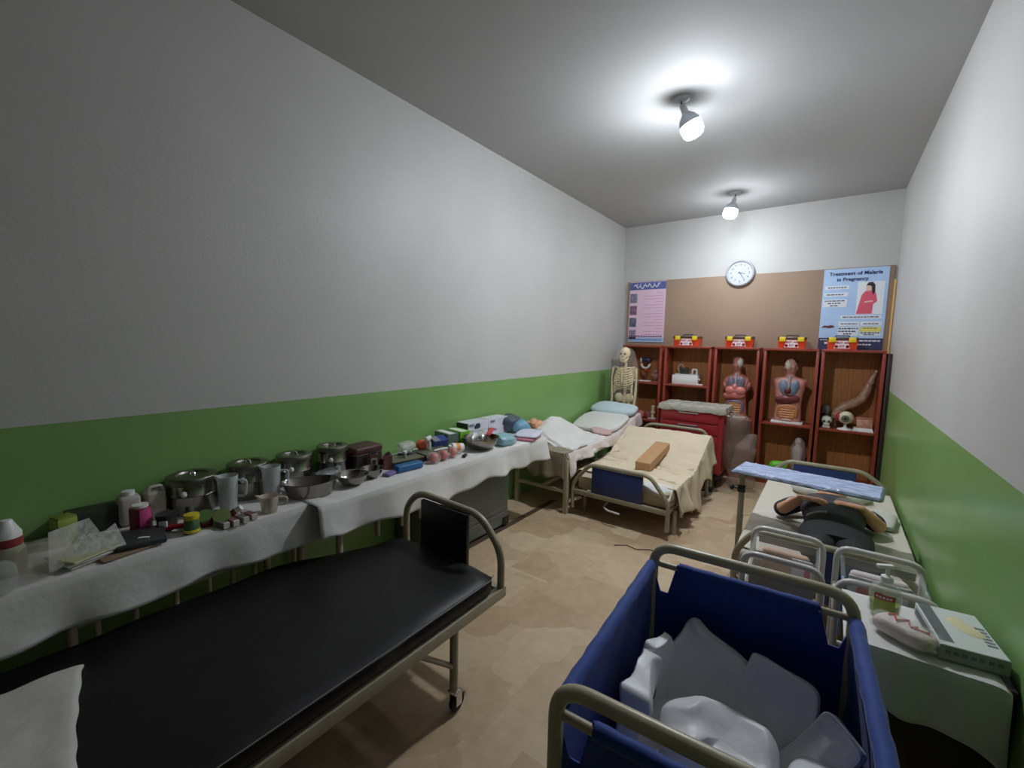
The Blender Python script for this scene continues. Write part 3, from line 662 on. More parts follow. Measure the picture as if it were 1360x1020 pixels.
for p in ([(-1.27,4.10),(-1.12,3.98)],[(-1.03,3.98),(-.97,3.86)]):
    pass
tag(MB().tube([(-1.24,3.06,.004),(-1.16,3.12,.004),(-1.08,3.10,.004),(-1.0,3.16,.004),(-.93,3.15,.004),(-.88,3.20,.004)],.004,6).build('floor_cord',mat('brown_cord',(96,66,46),.6)),'short thin brown cord lying on the floor before the crank bed','cord')

# ------------------------------------------------------------------ bed along the left wall, far end
t=thing('metal_bed','pale metal bed along the left wall, far end, with raised head','bed',(-2.11,4.3,0))
for x in (-2.385,-1.845):
    for y in (3.37,4.46): MB().rng(x-.02,x+.02,y-.02,y+.02,0,.50,.003).build('leg',TUBEC,t)
b=MB()
for x in (-2.385,-1.845): b.rng(x-.015,x+.015,3.37,4.46,.46,.505); 
for y in (3.37,4.46): b.rng(-2.385,-1.845,y-.015,y+.015,.46,.505); b.rng(-2.385,-1.845,y-.013,y+.013,.19,.22)
b.rng(-2.13,-2.10,3.37,4.46,.19,.22); b.build('bed_frame',TUBEC,t)
def zl(y): return .545 if y<4.46 else .545+(y-4.46)*.215
b=MB(); R=[]
for i in range(14):
    y=3.36+(5.16-3.36)*i/13; z=zl(y); R.append([(-2.41,y,z-.05),(-1.84,y,z-.05),(-1.83,y,z-.025),(-1.845,y,z),(-2.405,y,z),(-2.415,y,z-.025)])
b.loft(R); b.build('mattress',mat('mattress_white',(200,196,188),.85),t)
MB().rng(-2.40,-1.85,4.46,5.12,.40,.43).build('head_support',DKGREY,t)
b=MB(); drape(b,3.37,5.17,60,-2.41,-1.835,16,lambda y,a: zl(y)+.006,lambda y:.075+.02*math.sin(y*9)+(.05 if y>4.95 else 0)+(.16*max(0,1-(y-3.37)/.16)),lambda b_,a,z:(a,b_,z),nh=8,fold=.016,fl=17,out=.02,seed=.4,wr=.004)
tag(b.build('bed_sheet',PINKSH,solid=.004),'pale pinkish sheet covering the far bed along the left wall','bed sheet')
b=MB()
drape(b,-2.40,-1.845,26,-3.78,-3.335,16,lambda x,a:.560+.03*math.exp(-((x+2.2)/.15)**2),lambda x:.24+.03*math.sin(x*17)+.02*math.sin(x*31),lambda x,a,z:(x,-a,z),nh=10,fold=.016,fl=22,out=.03,seed=2.1,wr=.006)
tag(b.build('cover_sheet',BROWNP,solid=.002),'shiny brownish plastic sheet hanging over the foot of the wall bed','plastic sheet')
b=MB()
def f(u,v):
    x=-2.40+(.585)*u; y=3.56+.62*v+.16*u*(v-.5)-.05*u
    hx=math.exp(-((x+2.28)/.17)**2); hy=math.exp(-((y-3.85)/.30)**2)
    z=.575+.20*hx*hy**.7+.010*fnoise(x*9,y*9,1)+.008*fnoise(x*22,y*22,5)
    if u>.9: z-= .10*((u-.9)/.1)**1.2; x+= .012*math.sin(v*14)
    if v<.06: z-=.02
    return (x,y,z)
b.grid(f,44,44); tag(b.build('white_sheet',CLOTH,solid=.004),'bright white sheet draped in a hump over the far wall bed','sheet')
b=MB(); b.sell((-2.365,3.60,.735),(.04,.06,.045),1,1,18,12,(.4,0,.3)); b.sell((-2.35,3.66,.70),(.05,.09,.06),1,1,18,12)
for k in range(5): b.sell((-2.395+.016*k,3.545+.006*abs(k-1),.752-.004*k),(.009,.016,.011),1,1,10,8)
b.tube([(-2.345,3.70,.69),(-2.33,3.9,.66),(-2.32,4.08,.635)],[.05,.055,.06],14); tag(b.build('manikin_leg',SKIN),'flesh coloured manikin foot peeking out of the white sheet hump','manikin part')
b=MB(); b.sell((-2.31,3.43,.625),(.07,.08,.055),.8,.9,20,12,(0,0,.3),.15,10,2); tag(b.build('cotton_pack',CLOTH),'small round white cotton pack at the wall beside the manikin foot','pack')
b=MB(); b.sell((-2.13,5.06,.742),(.28,.16,.052),.75,.55,30,16,(.22,.02,.05),.08,5,2); tag(b.build('pillow',BLUEPIL),'pale blue pillow at the head of the far wall bed','pillow')
b=MB(); b.sell((-2.13,4.68,.636),(.285,.29,.03),.45,.5,30,14,(.2,0,0),.06,5,6); tag(b.build('flat_pillow',CLOTH),'flattened white pillow just below the pale blue pillow','pillow')
b=MB(); b.sell((-2.00,4.42,.585),(.11,.15,.024),.7,.6,24,12,(.1,0,.5),.15,8,4); tag(b.build('folded_towel',mat('pink_towel',(198,166,162),.9,bump=.3,bs=20)),'folded dusty pink towel on the far wall bed next to white hump','towel')

# ------------------------------------------------------------------ right bed and manikin
t=thing('patient_bed','hospital bed by the right green wall with navy end panels','bed',(.04,3.55,0))
end_frame(t,'foot_frame',2.66,-.36,.44,.07,.40,.535,-.27,.30,(.03,.28),.22,.222)
end_frame(t,'head_frame',4.48,-.36,.44,.07,.42,.545,-.25,.28,(-.20,.235),.24,.222)
b=MB()
for x in (-.34,.42): b.rng(x-.018,x+.018,2.66,4.48,.20,.242,.003)
for y in (3.0,3.5,4.0): b.rng(-.34,.42,y-.015,y+.015,.205,.235)
b.build('bed_frame',TUBEB,t)
for x in (-.33,.41):
    for y in (2.8,4.34): MB().tube([(x,y,0),(x,y,.21)],.017,12).build('leg',TUBEB,t)
MB().box((.045,3.57,.318),(.80,1.76,.15),.03,seg=4).build('mattress',mat('mattress_cream',(190,182,166),.85),t)
b=MB(); drape(b,2.72,4.42,50,-.362,.445,30,lambda y,a:.402+.012*max(0,1-abs(y-3.2)/.03)*(a<-.1),lambda y:.05,lambda b_,a,z:(a,b_,z),hang0=lambda y:.11+.02*math.sin(y*8),nh=7,fold=.008,fl=15,out=.008,seed=.8,wr=.006)
tag(b.build('bed_sheet',mat('cream_sheet',(206,198,184),.9,bump=.3,bs=15),solid=.004),'cream sheet under the dark clothed manikin on the right bed','bed sheet')
b=MB(); b.sell((.07,4.12,.445),(.25,.17,.05),.75,.62,28,14,(0,0,0),.08,5,8); tag(b.build('pillow',CLOTHG),'off white pillow at the head of the right bed, beyond the tray table','pillow')
b=MB(); b.sell((.345,3.66,.43),(.075,.17,.032),.7,.6,22,12,(0,0,-.1),.15,8,9); tag(b.build('folded_sheet',CLOTHG),'folded off white sheet on the right bed between manikin and wall','sheet')

def hand(b,wr,fw,up,side,sc=1.):
    """palm + five fingers; fw = finger direction, up = back of the hand, side = thumb side"""
    wr,fw,up,side=map(Vector,(wr,fw,up,side)); P=lambda f,s,u: wr+(fw*f+side*s+up*u)*sc
    b.skin([P(-.03,0,0),P(.02,0,.004),P(.055,0,.006),P(.085,0,.002)],[(0,1),(1,2),(2,3)],[(.026*sc,.02*sc),(.034*sc,.016*sc),(.038*sc,.015*sc),(.034*sc,.012*sc)],2)
    for s,l,d in ((.03,.066,0),(.010,.075,.002),(-.011,.07,.001),(-.031,.055,-.002)):
        b.skin([P(.06,s*.8,.004),P(.09,s,.006+d),P(.09+l*.5,s*1.08,.0),P(.09+l*.85,s*1.1,-.014),P(.09+l,s*1.1,-.026)],[(0,1),(1,2),(2,3),(3,4)],[.010*sc,.0095*sc,.009*sc,.0085*sc,.007*sc],2)
    b.skin([P(.012,.026,-.002),P(.035,.05,-.006),P(.06,.06,-.012),P(.082,.058,-.02)],[(0,1),(1,2),(2,3)],[.014*sc,.012*sc,.0105*sc,.008*sc],2)
def yring(c,rx,rz,n=28,e=.9):
    out=[]
    for k in range(n):
        a=2*PI*k/n; ca,sa=math.cos(a),math.sin(a); out.append((c[0]+rx*math.copysign(abs(ca)**e,ca),c[1],c[2]+rz*math.copysign(abs(sa)**e,sa)))
    return out
t=thing('patient_manikin','life size manikin lying on the right bed in dark clothes, hands on belly','manikin',(.08,3.3,.405))
b=MB()
sec=[((.09,2.84,.485),.15,.07),((.09,2.95,.492),.155,.08),((.085,3.08,.495),.13,.08),((.08,3.2,.498),.135,.086),((.08,3.34,.502),.155,.092),((.075,3.46,.5),.17,.085),((.075,3.53,.495),.15,.07),((.075,3.575,.49),.075,.052),((.075,3.60,.488),.05,.048),((.075,3.635,.49),.048,.05)]
hd=[((.075,3.65,.505),.05,.062),((.075,3.68,.515),.066,.08),((.075,3.73,.518),.074,.088),((.075,3.79,.515),.076,.086),((.075,3.84,.51),.066,.074),((.075,3.875,.505),.04,.046),((.075,3.885,.505),.008,.01)]
b.loft([yring(*s) for s in sec+hd])
b.sell((.075,3.735,.612),(.012,.024,.016),1,1,12,8)                                   # nose
for s in (-1,1): b.sell((.075+s*.077,3.755,.505),(.009,.026,.018),1,1,12,8)           # ears
b.sell((.075,3.695,.597),(.024,.008,.007),1,1,12,6); b.sell((.075,3.668,.578),(.03,.02,.018),1,1,14,8)
AL=[(-.085,3.50,.492),(-.16,3.43,.475),(-.205,3.345,.462),(-.15,3.305,.52),(-.085,3.275,.592)]
AR=[(.235,3.50,.492),(.285,3.45,.475),(.318,3.375,.465),(.265,3.325,.525),(.205,3.285,.592)]
for A in (AL,AR): b.skin(A,[(0,1),(1,2),(2,3),(3,4)],[.05,.046,.041,.037,.027],2)
hand(b,AL[4],Vector((.93,-.30,.06)).normalized(),(0,.1,1),(.25,.95,0),.92); hand(b,AR[4],Vector((-.96,-.1,.06)).normalized(),(0,.1,1),(-.15,.97,0),.92)
b.skin([(.01,2.88,.48),(.0,2.78,.475),(-.002,2.71,.47)],[(0,1),(1,2)],[.075,.068,.06],2); b.skin([(.17,2.88,.48),(.18,2.78,.475),(.182,2.71,.47)],[(0,1),(1,2)],[.075,.068,.06],2)
b.build('body',SKIN,t)
SHIRT=mat('charcoal_shirt',(48,48,54),.85,var=.1,vs=10,bump=.35,bs=22); PANTS=mat('black_green_trousers',(34,39,40),.8,bump=.35,bs=16)
b=MB(); b.loft([yring(c,rx+.012,rz+.012) for c,rx,rz in sec[2:8]])
sh=b.build('shirt',SHIRT,t)
for A in (AL,AR):
    q=MB(); q.skin(A[:3]+([Vector(A[2])*.72+Vector(A[3])*.28] if A is AL else []),[(0,1),(1,2)]+([(2,3)] if A is AL else []),[.062,.06,.054]+([.05] if A is AL else []),2); s_=q.build('sleeve',SHIRT,sh)
    m=(Vector(A[1])*.35+Vector(A[2])*.65); d=(Vector(A[2])-Vector(A[1])).normalized()
    q=MB(); q.tube([Vector(A[1])+Vector((0,-.004,.05)),m+Vector((0,-.01,.05)),Vector(A[2])+Vector((.012,-.02,.038))],.006,6)
q=MB(); 
for A,sx in ((AL,1),(AR,-1)):
    q.tube([Vector(A[0])+Vector((0,0,.052)),Vector(A[1])+Vector((0,0,.052)),Vector(A[2])+Vector((sx*.014,-.006,.047))],.0055,6)
part(q.build('sleeve_stripe',mat('stripe_white',(196,194,186),.7),sh),'pale stripe along the sleeve')
b=MB(); b.loft([yring(c,rx+.016,rz+.014) for c,rx,rz in [((.09,2.80,.482),.15,.065)]+sec[:3]])
for A in ([(.03,2.9,.482),(.014,2.78,.476),(.006,2.70,.47)],[(.15,2.9,.482),(.166,2.78,.476),(.174,2.70,.47)]): b.skin(A,[(0,1),(1,2)],[.095,.092,.082],2)
p_=b.build('trousers',PANTS,t)
b=MB(); w=[v for v in yring((.085,3.082,.497),.149,.097)]; b.tube(w[8:13],.007,6); part(b.build('waist_cord',mat('cord_white',(204,200,192),.7),p_),'white waist edging')
b=MB(); b.sell((.075,3.80,.50),(.085,.09,.085),1,1,24,14); b.build('hair',HAIRD,t)
for A,d in ((AL,Vector((.05,-.02,.012))),(AR,Vector((-.05,-.01,.012)))):
    b=MB(); c=Vector(A[4])+d; b.sell(c,(.078,.055,.032),.9,.9,22,12,(0,0,.2),.2,22,c.x); b.build('hand_wrap',mat('glove_film',(206,196,182),.2,alpha=.2,bump=.8,bs=30),t)

# overbed table
M=trm((-.08,3.11,0),0,0,-.115)
t=thing('overbed_table','bluish film wrapped tray table on a single post across the right bed','overbed table',(-.08,3.11,0))
b=MB(M); b.box((0,0,.752),(.73,.265,.022),.006); b.build('table_top',mat('table_top_grey',(120,126,140),.4),t)
def f(u,v):
    x=-.372+.744*u; y=-.14+.28*v; e=min(u*2.6,(1-u)*2.6,v,1-v); return (x,y,.7655+.004*fnoise(x*16,y*16,2)+.003*fnoise(x*40,y*40,2)-(.016 if e<.001 else 0))
b=MB(M); b.grid(f,46,18); b.build('film_cover',mat('bluish_film',(182,196,230),.14,alpha=.92,var=.1,vs=10,bump=.9,bs=22),t,solid=.002)
b=MB(M); b.box((-.335,.0,.40),(.034,.026,.68),.004); b.build('post',TUBEB,t)
b=MB(M); b.flat([(-.352,-.05),(-.20,-.04),(-.20,.04),(-.352,.05)],.722,.741); b.add([(-.352,-.012,.741),(-.22,-.012,.741),(-.352,-.012,.68),(-.352,.012,.741),(-.22,.012,.741),(-.352,.012,.68)],[(0,1,2),(3,5,4),(0,3,4,1),(1,4,5,2),(2,5,3,0)]); b.build('bracket',mat('bracket_grey',(90,90,84),.4),t)
b=MB(M); b.box((-.335,0,.615),(.046,.036,.05),.004); b.tube([(-.352,0,.61),(-.385,0,.61)],.007,8); b.sell((-.395,0,.61),(.014,.02,.02)); b.build('height_knob',BLACK,t)
b=MB(M); b.box((-.335,0,.045),(.05,.05,.03),.004); b.box((-.335,0,.045),(.04,.52,.03),.004); b.build('base',TUBEB,t)
for y in (-.24,.24): MB(M).cyl((-.345,y,.018),(-.325,y,.018),.018,n=14).build('caster',RUBBER,t)

# ------------------------------------------------------------------ baby cots
def cot(x0,x1,y0,y1,zt,lb,variant):
    t=thing('baby_cot',lb,'baby cot',((x0+x1)/2,(y0+y1)/2,0),'clear tub cots at the foot of the right bed')
    for y in (y0,y1):
        b=MB(); b.tube(bend([(x0,y,.05),(x0,y,zt),(x1,y,zt),(x1,y,.05)],.055),.0125,12); b.tube([(x0,y,.22),(x1,y,.22)],.01,8); b.build('end_hoop',TUBEW,t)
    b=MB()
    for x in (x0,x1): b.tube([(x,y0,.22),(x,y1,.22)],.010,8); b.tube([(x,y0,.5),(x,y1,.5)],.010,8)
    b.build('side_rail',TUBEW,t)
    for x in (x0,x1):
        for y in (y0,y1): MB().cyl((x-.01,y,.025),(x+.01,y,.025),.025,n=14).build('caster',RUBBER,t)
    a,c,d,e=x0+.022,x1-.022,y0+.02,y1-.02
    R=lambda o,z:[(a+o,d+o,z),(c-o,d+o,z),(c-o,e-o,z),(a+o,e-o,z)]
    b=MB(); b.loft([R(.02,.33),R(.0,zt-.035),R(-.012,zt-.03),R(-.012,zt-.024),R(.004,zt-.03),R(.024,.336)],cap=True)
    b.build('tub',ACRYL,t,smooth=20)
    mc=(206,172,152) if variant==0 else (222,206,204)
    b=MB(); b.box(((a+c)/2,(d+e)/2,.37),(c-a-.06,e-d-.06,.06),.02,seg=3); b.box(((a+c)/2,e-.045,.49),(c-a-.05,.045,.22),.018,rx=-.06,seg=3); b.build('mattress',mat('cot_mattress_%d'%variant,mc,.8),t)
    MB().rng(a+.004,c-.004,e-.006,e-.003,zt-.062,zt-.03).build('rim_band',mat('rim_grey',(150,148,138),.35,alpha=.7),t)
    if variant==0:
        MB().rng(a+.002,c-.002,d+.002,d+.005,.36,zt-.075).build('front_panel',mat('grey_film_panel',(150,150,146),.35,alpha=.7),t)
        b=MB(); b.rng(c-.09,c-.012,e-.078,e-.072,.40,zt-.075)
    else:
        b=MB(); b.rng(a+.02,c-.03,e-.078,e-.073,.39,zt-.075)
    s_=b.build('card_sheet',mat('printed_white',(220,220,230),.5),t)
    b=MB()
    if variant==0: b.sell((c-.03,e-.08,.53),(.012,.003,.032),1,1,14,8)
    else: b.sell((a+.07,e-.08,.525),(.022,.003,.034),1,1,14,8)
    b.build('red_print',mat('print_red',(214,110,108),.5),s_)
    if variant==1:
        MB().rng(a+.12,a+.132,e-.086,e-.079,.40,zt-.07).build('grey_strap',mat('strap_grey',(140,138,144),.6),t)
        MB().rng(a-.004,a+.004,d+.12,d+.2,.36,zt-.08).build('side_label',mat('cot_label_blue',(64,120,190),.45),t)
    return t
cot(-.245,.035,2.055,2.385,.665,'left clear baby cot with grey front panel behind the blue cart',0)
cot(.085,.37,2.04,2.375,.665,'right clear baby cot behind the soap bottle, beside green wall',1)
# ------------------------------------------------------------------ black examination couch
t=thing('examination_couch','black vinyl examination couch on casters at the lower left','examination couch',(-1.5,.6,0))
xl,xr,ya,yb=-1.83,-1.165,-.42,1.53
b=MB()
for x in (xl,xr): b.rng(x-.018,x+.018,ya,yb+.02,.36,.408,.003)
for y in (ya+.02,.55,yb): b.rng(xl,xr,y-.018,y+.018,.362,.406)
b.build('bed_frame',TUBEB,t)
o=MB().tube(bend([(xl,yb,.36),(xl,yb,.635),(-1.725,yb,.735),(-1.295,yb,.72),(xr,yb,.58),(xr,yb,.36)],.07),.0175,14).build('head_frame',TUBEB,t)
MB().rng(-1.675,-1.352,yb-.035,yb-.012,.43,.715,.004).build('head_panel',BLKPNL,o)
for x in (xl,xr):
    for y in (1.22,-.1):
        l=MB().tube([(x,y,.10),(x,y,.37)],.018,14).build('leg',TUBEB,t)
        MB().tube([(x,y-.01,.21),(x,y-.19,.365)],.011,10).build('brace',TUBEB,l)
        c=MB().lathe([(.001,.105),(.016,.105),(.018,.09),(.012,.085)],(x,y,0),16); c.box((x-.019,y+.012,.062),(.004,.032,.06),.001); c.box((x+.019,y+.012,.062),(.004,.032,.06),.001); c.box((x,y+.004,.091),(.042,.036,.006)); f_=c.build('caster_fork',CHROME,l)
        w=MB(); w.lathe([(.001,-.013),(.03,-.013),(.038,-.008),(.038,.008),(.03,.013),(.001,.013)],(0,0,0),24,trm((x,y+.018,.038),0,PI/2,0)); w.build('wheel',RUBBER,f_)
b=MB(); n=24; R=[]
def ml(y): u=min(1,max(0,(1.42-y)/.55)); return xl-.19*u*u*(3-2*u)
for i in range(41):
    y=ya+.02+(yb-.045-ya-.02)*i/40; e=.03 if i in (0,40) else 0
    r=[(ml(y)+e,y,.412),(xr-e,y,.412),(xr+.012-e,y,.43),(xr+.012-e,y,.47)]
    for k in range(13):
        u=k/12; x=xr+.002-e-(xr-ml(y)-2*e)*u; r.append((x,y,.492-e*.5+.009*fnoise(x*4,y*3,1)+.007*abs(fnoise(x*6+y*3,y*4,4))-.014*(abs(u-.5)*2)**4))
    r+= [(ml(y)-.008+e,y,.465),(ml(y)-.008+e,y,.43)]; R.append(r)
b.loft(R); m_=b.build('mattress',VINYL,t,smooth=60)
part(MB().tube([(xr+.013,ya+.05,.480),(xr+.0135,.3,.481),(xr+.0135,1.0,.481),(xr+.013,yb-.09,.482),(xr-.008,yb-.046,.483)],.0022,6).build('seam_piping',mat('seam_grey',(118,116,112),.4),m_),'pale worn seam along the edge')
b=MB()
def f(u,v):
    x=-1.865+.66*u; y=-.40+(.535+.105*(1-u)**1.4)*v+.014*fnoise(x*9,2,1)*v
    z=.503+.016*math.sin(v*PI)**.5+.010*fnoise(x*8,y*8,4)+.004*fnoise(x*20,y*20,4)
    if u<.06: z-=.05*(1-u/.06)
    return (x,y,z)
b.grid(f,36,36); tag(b.build('folded_sheet',CLOTHG,solid=.012),'crumpled off white sheet at near end of the black couch, lower left corner','sheet')

# ------------------------------------------------------------------ benches with cloths
ZT=.735
def bench(y0,y1,xf,lb,legs,bars):
    t=thing('bench_table',lb,'bench table',((-2.43+xf)/2,(y0+y1)/2,0),'long benches along the left wall')
    MB().rng(-2.43,xf-.01,y0,y1,ZT-.03,ZT,.004).build('table_top',mat('bench_top',(150,140,120),.6),t)
    for y in legs: MB().tube([(xf-.05,y,0),(xf-.05,y,ZT-.03)],.018,12).build('leg',TUBEC,t)
    for y in (y0+.06,y1-.06): MB().tube([(-2.40,y,0),(-2.40,y,ZT-.03)],.018,12).build('leg',TUBEC,t)
    MB().tube([(xf-.05,y0+.03,.62),(xf-.05,y1-.03,.62)],.011,8).build('apron_rail',TUBEC,t)
    if len(bars)>4: MB().tube([(xf-.05,bars[0],.535),(xf-.05,bars[-1],.545)],.010,8).build('bar_rail',TUBEC,t)
    for k,y in enumerate(bars): MB().tube([(xf-.05,y,.462),(xf-.05,y,.62)],.015 if k==0 else .0095,10).build('rail_bar',TUBEC,t)
bench(-.55,1.10,-1.985,'nearer cloth covered bench along the left wall behind the black couch',(-.45,1.04),(.24,.305,.41,.537,.65,.74,.83))
bench(1.13,3.08,-1.905,'farther cloth covered bench along the left wall above the grey trunk',(1.2,1.88),(1.43,1.60,1.74))
b=MB(); drape(b,-.58,1.115,80,-2.435,-1.985,14,lambda y,a:ZT+.008,lambda y:.178+.006*math.sin(y*6+1)+.006*math.sin(y*17),lambda b_,a,z:(a,b_,z),nh=12,fold=.011,fl=13,out=.008,seed=2.3,wr=.003)
tag(b.build('table_cloth',CLOTH,solid=.003),'white cloth on the nearer bench, under the steel drums','tablecloth')
b=MB(); drape(b,1.06,3.10,90,-2.435,-1.905,16,lambda y,a:ZT+(.014 if y<1.14 else .008),lambda y:.165+.04*math.exp(-((y-1.95)/.25)**2)+.012*math.sin(y*5)+.008*math.sin(y*21),lambda b_,a,z:(a,b_,z),nh=12,fold=.018,fl=9,out=.014,seed=5.1,wr=.003)
tag(b.build('table_cloth',CLOTH,solid=.003),'white cloth on the farther bench, ending at the wall bed','tablecloth')
Z=ZT+.0125
# trunk under the bench
t=thing('storage_chest','grey metal chest on the floor under the farther bench','chest',(-2.26,2.38,0))
MB().rng(-2.42,-2.105,1.93,2.845,.025,.46,.008).build('body',GREYM,t)
MB().rng(-2.425,-2.100,1.925,2.85,.46,.52,.01).build('lid',GREYM,t)
for z in (.135,.175): MB().rng(-2.108,-2.098,1.95,2.83,z-.007,z+.007,.003).build('ridge',mat('trunk_ridge',(134,140,138),.4),t)
for y in (1.95,2.80): MB().rng(-2.115,-2.097,y-.03 if y>2 else y-.015,y+.05 if y>2 else y+.04,.02,.085,.004).build('corner_guard',BLACK,t)
MB().rng(-2.42,-2.12,1.95,2.83,0,.025).build('base',BLACK,t)

# ------------------------------------------------------------------ bench things
def drum(x,y,r,h,lb,stack=False):
    t=thing('steel_drum',lb,'steel drum',(x,y,Z),'lidded steel drums on the bench')
    MB().lathe([(.001,0),(r*.98,0),(r,.004),(r,h*.48),(r*1.025,h*.5),(r,h*.52),(r,h*.86),(.001,h*.86)],(x,y,Z),40).build('body',STEEL,t)
    l=MB().lathe([(r*1.04,h*.80),(r*1.05,h*.82),(r*1.05,h*.965),(r*1.03,h*.985),(r*.96,h),(r*.66,h),(r*.62,h-.008),(r*.2,h-.008),(.001,h-.008)],(x,y,Z),40).build('lid',STEELD,t)
    MB().tube(bend([(x-.03,y,Z+h-.008),(x-.026,y,Z+h+.012),(x+.026,y,Z+h+.012),(x+.03,y,Z+h-.008)],.01),.004,8).build('lid_handle',CHROME,l)
    d=Vector((.80,-.6,0)).normalized(); p=Vector((x,y,Z+h*.6))+d*r
    MB().sell(p+d*.004,(.012,.012,.014),1,1,12,8).build('vent_knob',PAPER,t)
drum(-2.33,.70,.095,.165,'steel drum nearest the camera, beside the pink ribbon roll')
drum(-2.325,.935,.088,.172,'steel drum between the two tall frosted jugs, second from camera')
drum(-2.335,1.175,.086,.165,'steel drum third from camera, right behind the second frosted jug')
drum(-2.335,1.40,.084,.172,'steel drum farthest from camera, beside the dark brown case')
def jug(x,y,r,h,lb,name='measuring_jug',m=FROST,hd=(0.5,.86)):
    t=thing(name,lb,'jug',(x,y,Z),'frosted plastic jugs on the bench')
    MB().lathe([(.001,.004),(r*.78,.0),(r*.8,.004),(r,h),(r*.97,h),(r*.77,.008),(.001,.008)],(x,y,Z),28).build('body',m,t)
    a=.9; d=Vector((math.cos(a),math.sin(a),0)); p=Vector((x,y,Z))
    MB().tube(bend([p+d*r*.93+Vector((0,0,h*.85)),p+d*(r+.035)+Vector((0,0,h*.85)),p+d*(r+.03)+Vector((0,0,h*.4)),p+d*r*.86+Vector((0,0,h*.4))],.015),.006,8).build('handle',m,t)
    q=p+Vector((-d.x*r*.98,-d.y*r*.98,h)); MB().add([q+Vector((-.012*d.y,.012*d.x,0)),q+Vector((.012*d.y,-.012*d.x,0)),q-d*.02+Vector((0,0,.006)),q+Vector((0,0,-.03))],[(0,1,2),(0,2,3),(1,3,2)]).build('spout',m,t)
jug(-2.185,.79,.042,.165,'tall frosted measuring jug in front of the second steel drum')
jug(-2.19,.985,.042,.165,'tall frosted measuring jug beside the kidney shaped steel basin')
jug(-2.03,.90,.040,.075,'short frosted measuring cup with handle near the bench edge','measuring_cup',FROST2)
# near end
t=thing('squeeze_bottle','clear bottle with white cone cap and red collar at left picture edge','bottle',(-2.14,.125,Z))
MB().lathe([(.001,0),(.036,0),(.04,.01),(.04,.085),(.034,.1),(.001,.1)],(-2.14,.125,Z),24).build('body',mat('bottle_cloudy',(180,176,150),.25,alpha=.7),t)
MB().lathe([(.034,.098),(.036,.1),(.036,.125),(.03,.128)],(-2.14,.125,Z),24).build('collar',mat('collar_red',(140,50,54),.4),t)
MB().lathe([(.034,.126),(.034,.14),(.022,.165),(.014,.185),(.001,.188)],(-2.14,.125,Z),24).build('cap',WHITEP,t)
t=thing('clear_bottle','round clear plastic bottle with yellow label, lowest at left picture edge','bottle',(-1.985,.09,Z))
MB().sell((-1.985,.09,Z+.052),(.042,.042,.052),.7,1,24,14).build('body',mat('bottle_clear',(205,212,205),.08,alpha=.28),t)
MB().box((-1.955,.075,Z+.065),(.03,.03,.035),.008).build('label_panel',mat('label_yellow',(196,176,96),.6),t)
b=MB(); b.sell((-2.05,.19,Z+.058),(.06,.06,.058),.85,1,26,16,(0,0,0),.12,10,2); tag(b.build('clear_bag',mat('clear_bag_film',(205,200,186),.1,alpha=.3,bump=.5,bs=22)),'puffed clear plastic bag in front of the green medicine box','plastic bag')
t=thing('medicine_box','small green and yellow medicine box against wall, behind clear bag','box',(-2.30,.275,Z))
MB().box((-2.30,.275,Z+.055),(.055,.055,.11),.002,rz=.3).build('carton',mat('carton_olive',(112,132,48),.6),t); MB().box((-2.30,.275,Z+.085),(.057,.057,.035),.001,rz=.3).build('label_band',mat('carton_lime',(150,166,76),.6),t)
tag(MB().box((-2.385,.40,Z+.045),(.09,.22,.09),.003,rz=-.05).build('long_carton',mat('carton_darkgreen',(50,58,48),.6)),'long dark carton against the wall left of the white canisters','box')
b=MB()
for k,(dx,dz,rz) in enumerate(((0,.006,.35),(.004,.016,.28),(.01,.027,.42))): b.use([CLEARW,PAPER,mat('print_cream',(186,186,150),.6)][k]).box((-2.10+dx,.30,Z+dz),(.14,.16,.008),.003,rz=rz)
b.use(CLEARW); b.add([(-2.03,.20,Z+.008),(-2.03,.36,Z+.03),(-2.20,.33,Z+.11),(-2.17,.22,Z+.10)],[(0,1,2,3)]); b.add([(-2.02,.22,Z+.02),(-2.04,.40,Z+.025),(-2.19,.40,Z+.07)],[(0,1,2)])
tag(b.build('paper_packet',smooth=0),'cream paper packet in cloudy wrap, left of the dark flat pouch','packet')
tag(MB().box((-2.045,.40,Z+.003),(.08,.16,.006),.002,rz=.15).build('brown_folder',mat('folder_brown',(148,124,98),.7)),'thin brown folder under the dark flat pouch','folder')
t=thing('flat_pouch','dark grey flat pouch with small silver tag near the bench edge','pouch',(-2.10,.47,Z))
MB().box((-2.10,.455,Z+.016),(.17,.15,.02),.006,rz=-.22).build('pouch',mat('pouch_slate',(58,60,62),.4,bump=.4,bs=22),t); MB().box((-2.065,.455,Z+.027),(.035,.012,.003),rz=.9).build('silver_tag',PAPER,t)
for x,y,lb in ((-2.345,.475,'white plastic canister, left one of the pair behind ribbon roll'),(-2.34,.56,'white plastic canister with open handle, touching the nearest steel drum')):
    t=thing('plastic_canister',lb,'canister',(x,y,Z),'white canisters against the wall')
    MB().box((x,y,Z+.062),(.068,.072,.124),.014,seg=3).build('body',mat('canister_grey_white',(190,180,172),.45),t)
    if y<.5: MB().lathe([(.022,.122),(.022,.142),(.001,.143)],(x,y,Z),18).build('cap',PAPER,t)
    else:
        MB().tube(bend([(x+.02,y-.026,Z+.12),(x+.02,y-.022,Z+.145),(x+.02,y+.022,Z+.145),(x+.02,y+.028,Z+.12)],.012),.007).build('handle',mat('canister_grey_white',(190,180,172),.45),t)
t=thing('ribbon_roll','roll of dark red and pink ribbon in front of the white canisters','roll',(-2.225,.485,Z))
MB().lathe([(.001,.005),(.032,.0),(.036,.005),(.036,.095),(.032,.1),(.001,.098)],(-2.225,.485,Z),26).build('roll',mat('ribbon_darkred',(122,34,44),.4),t)
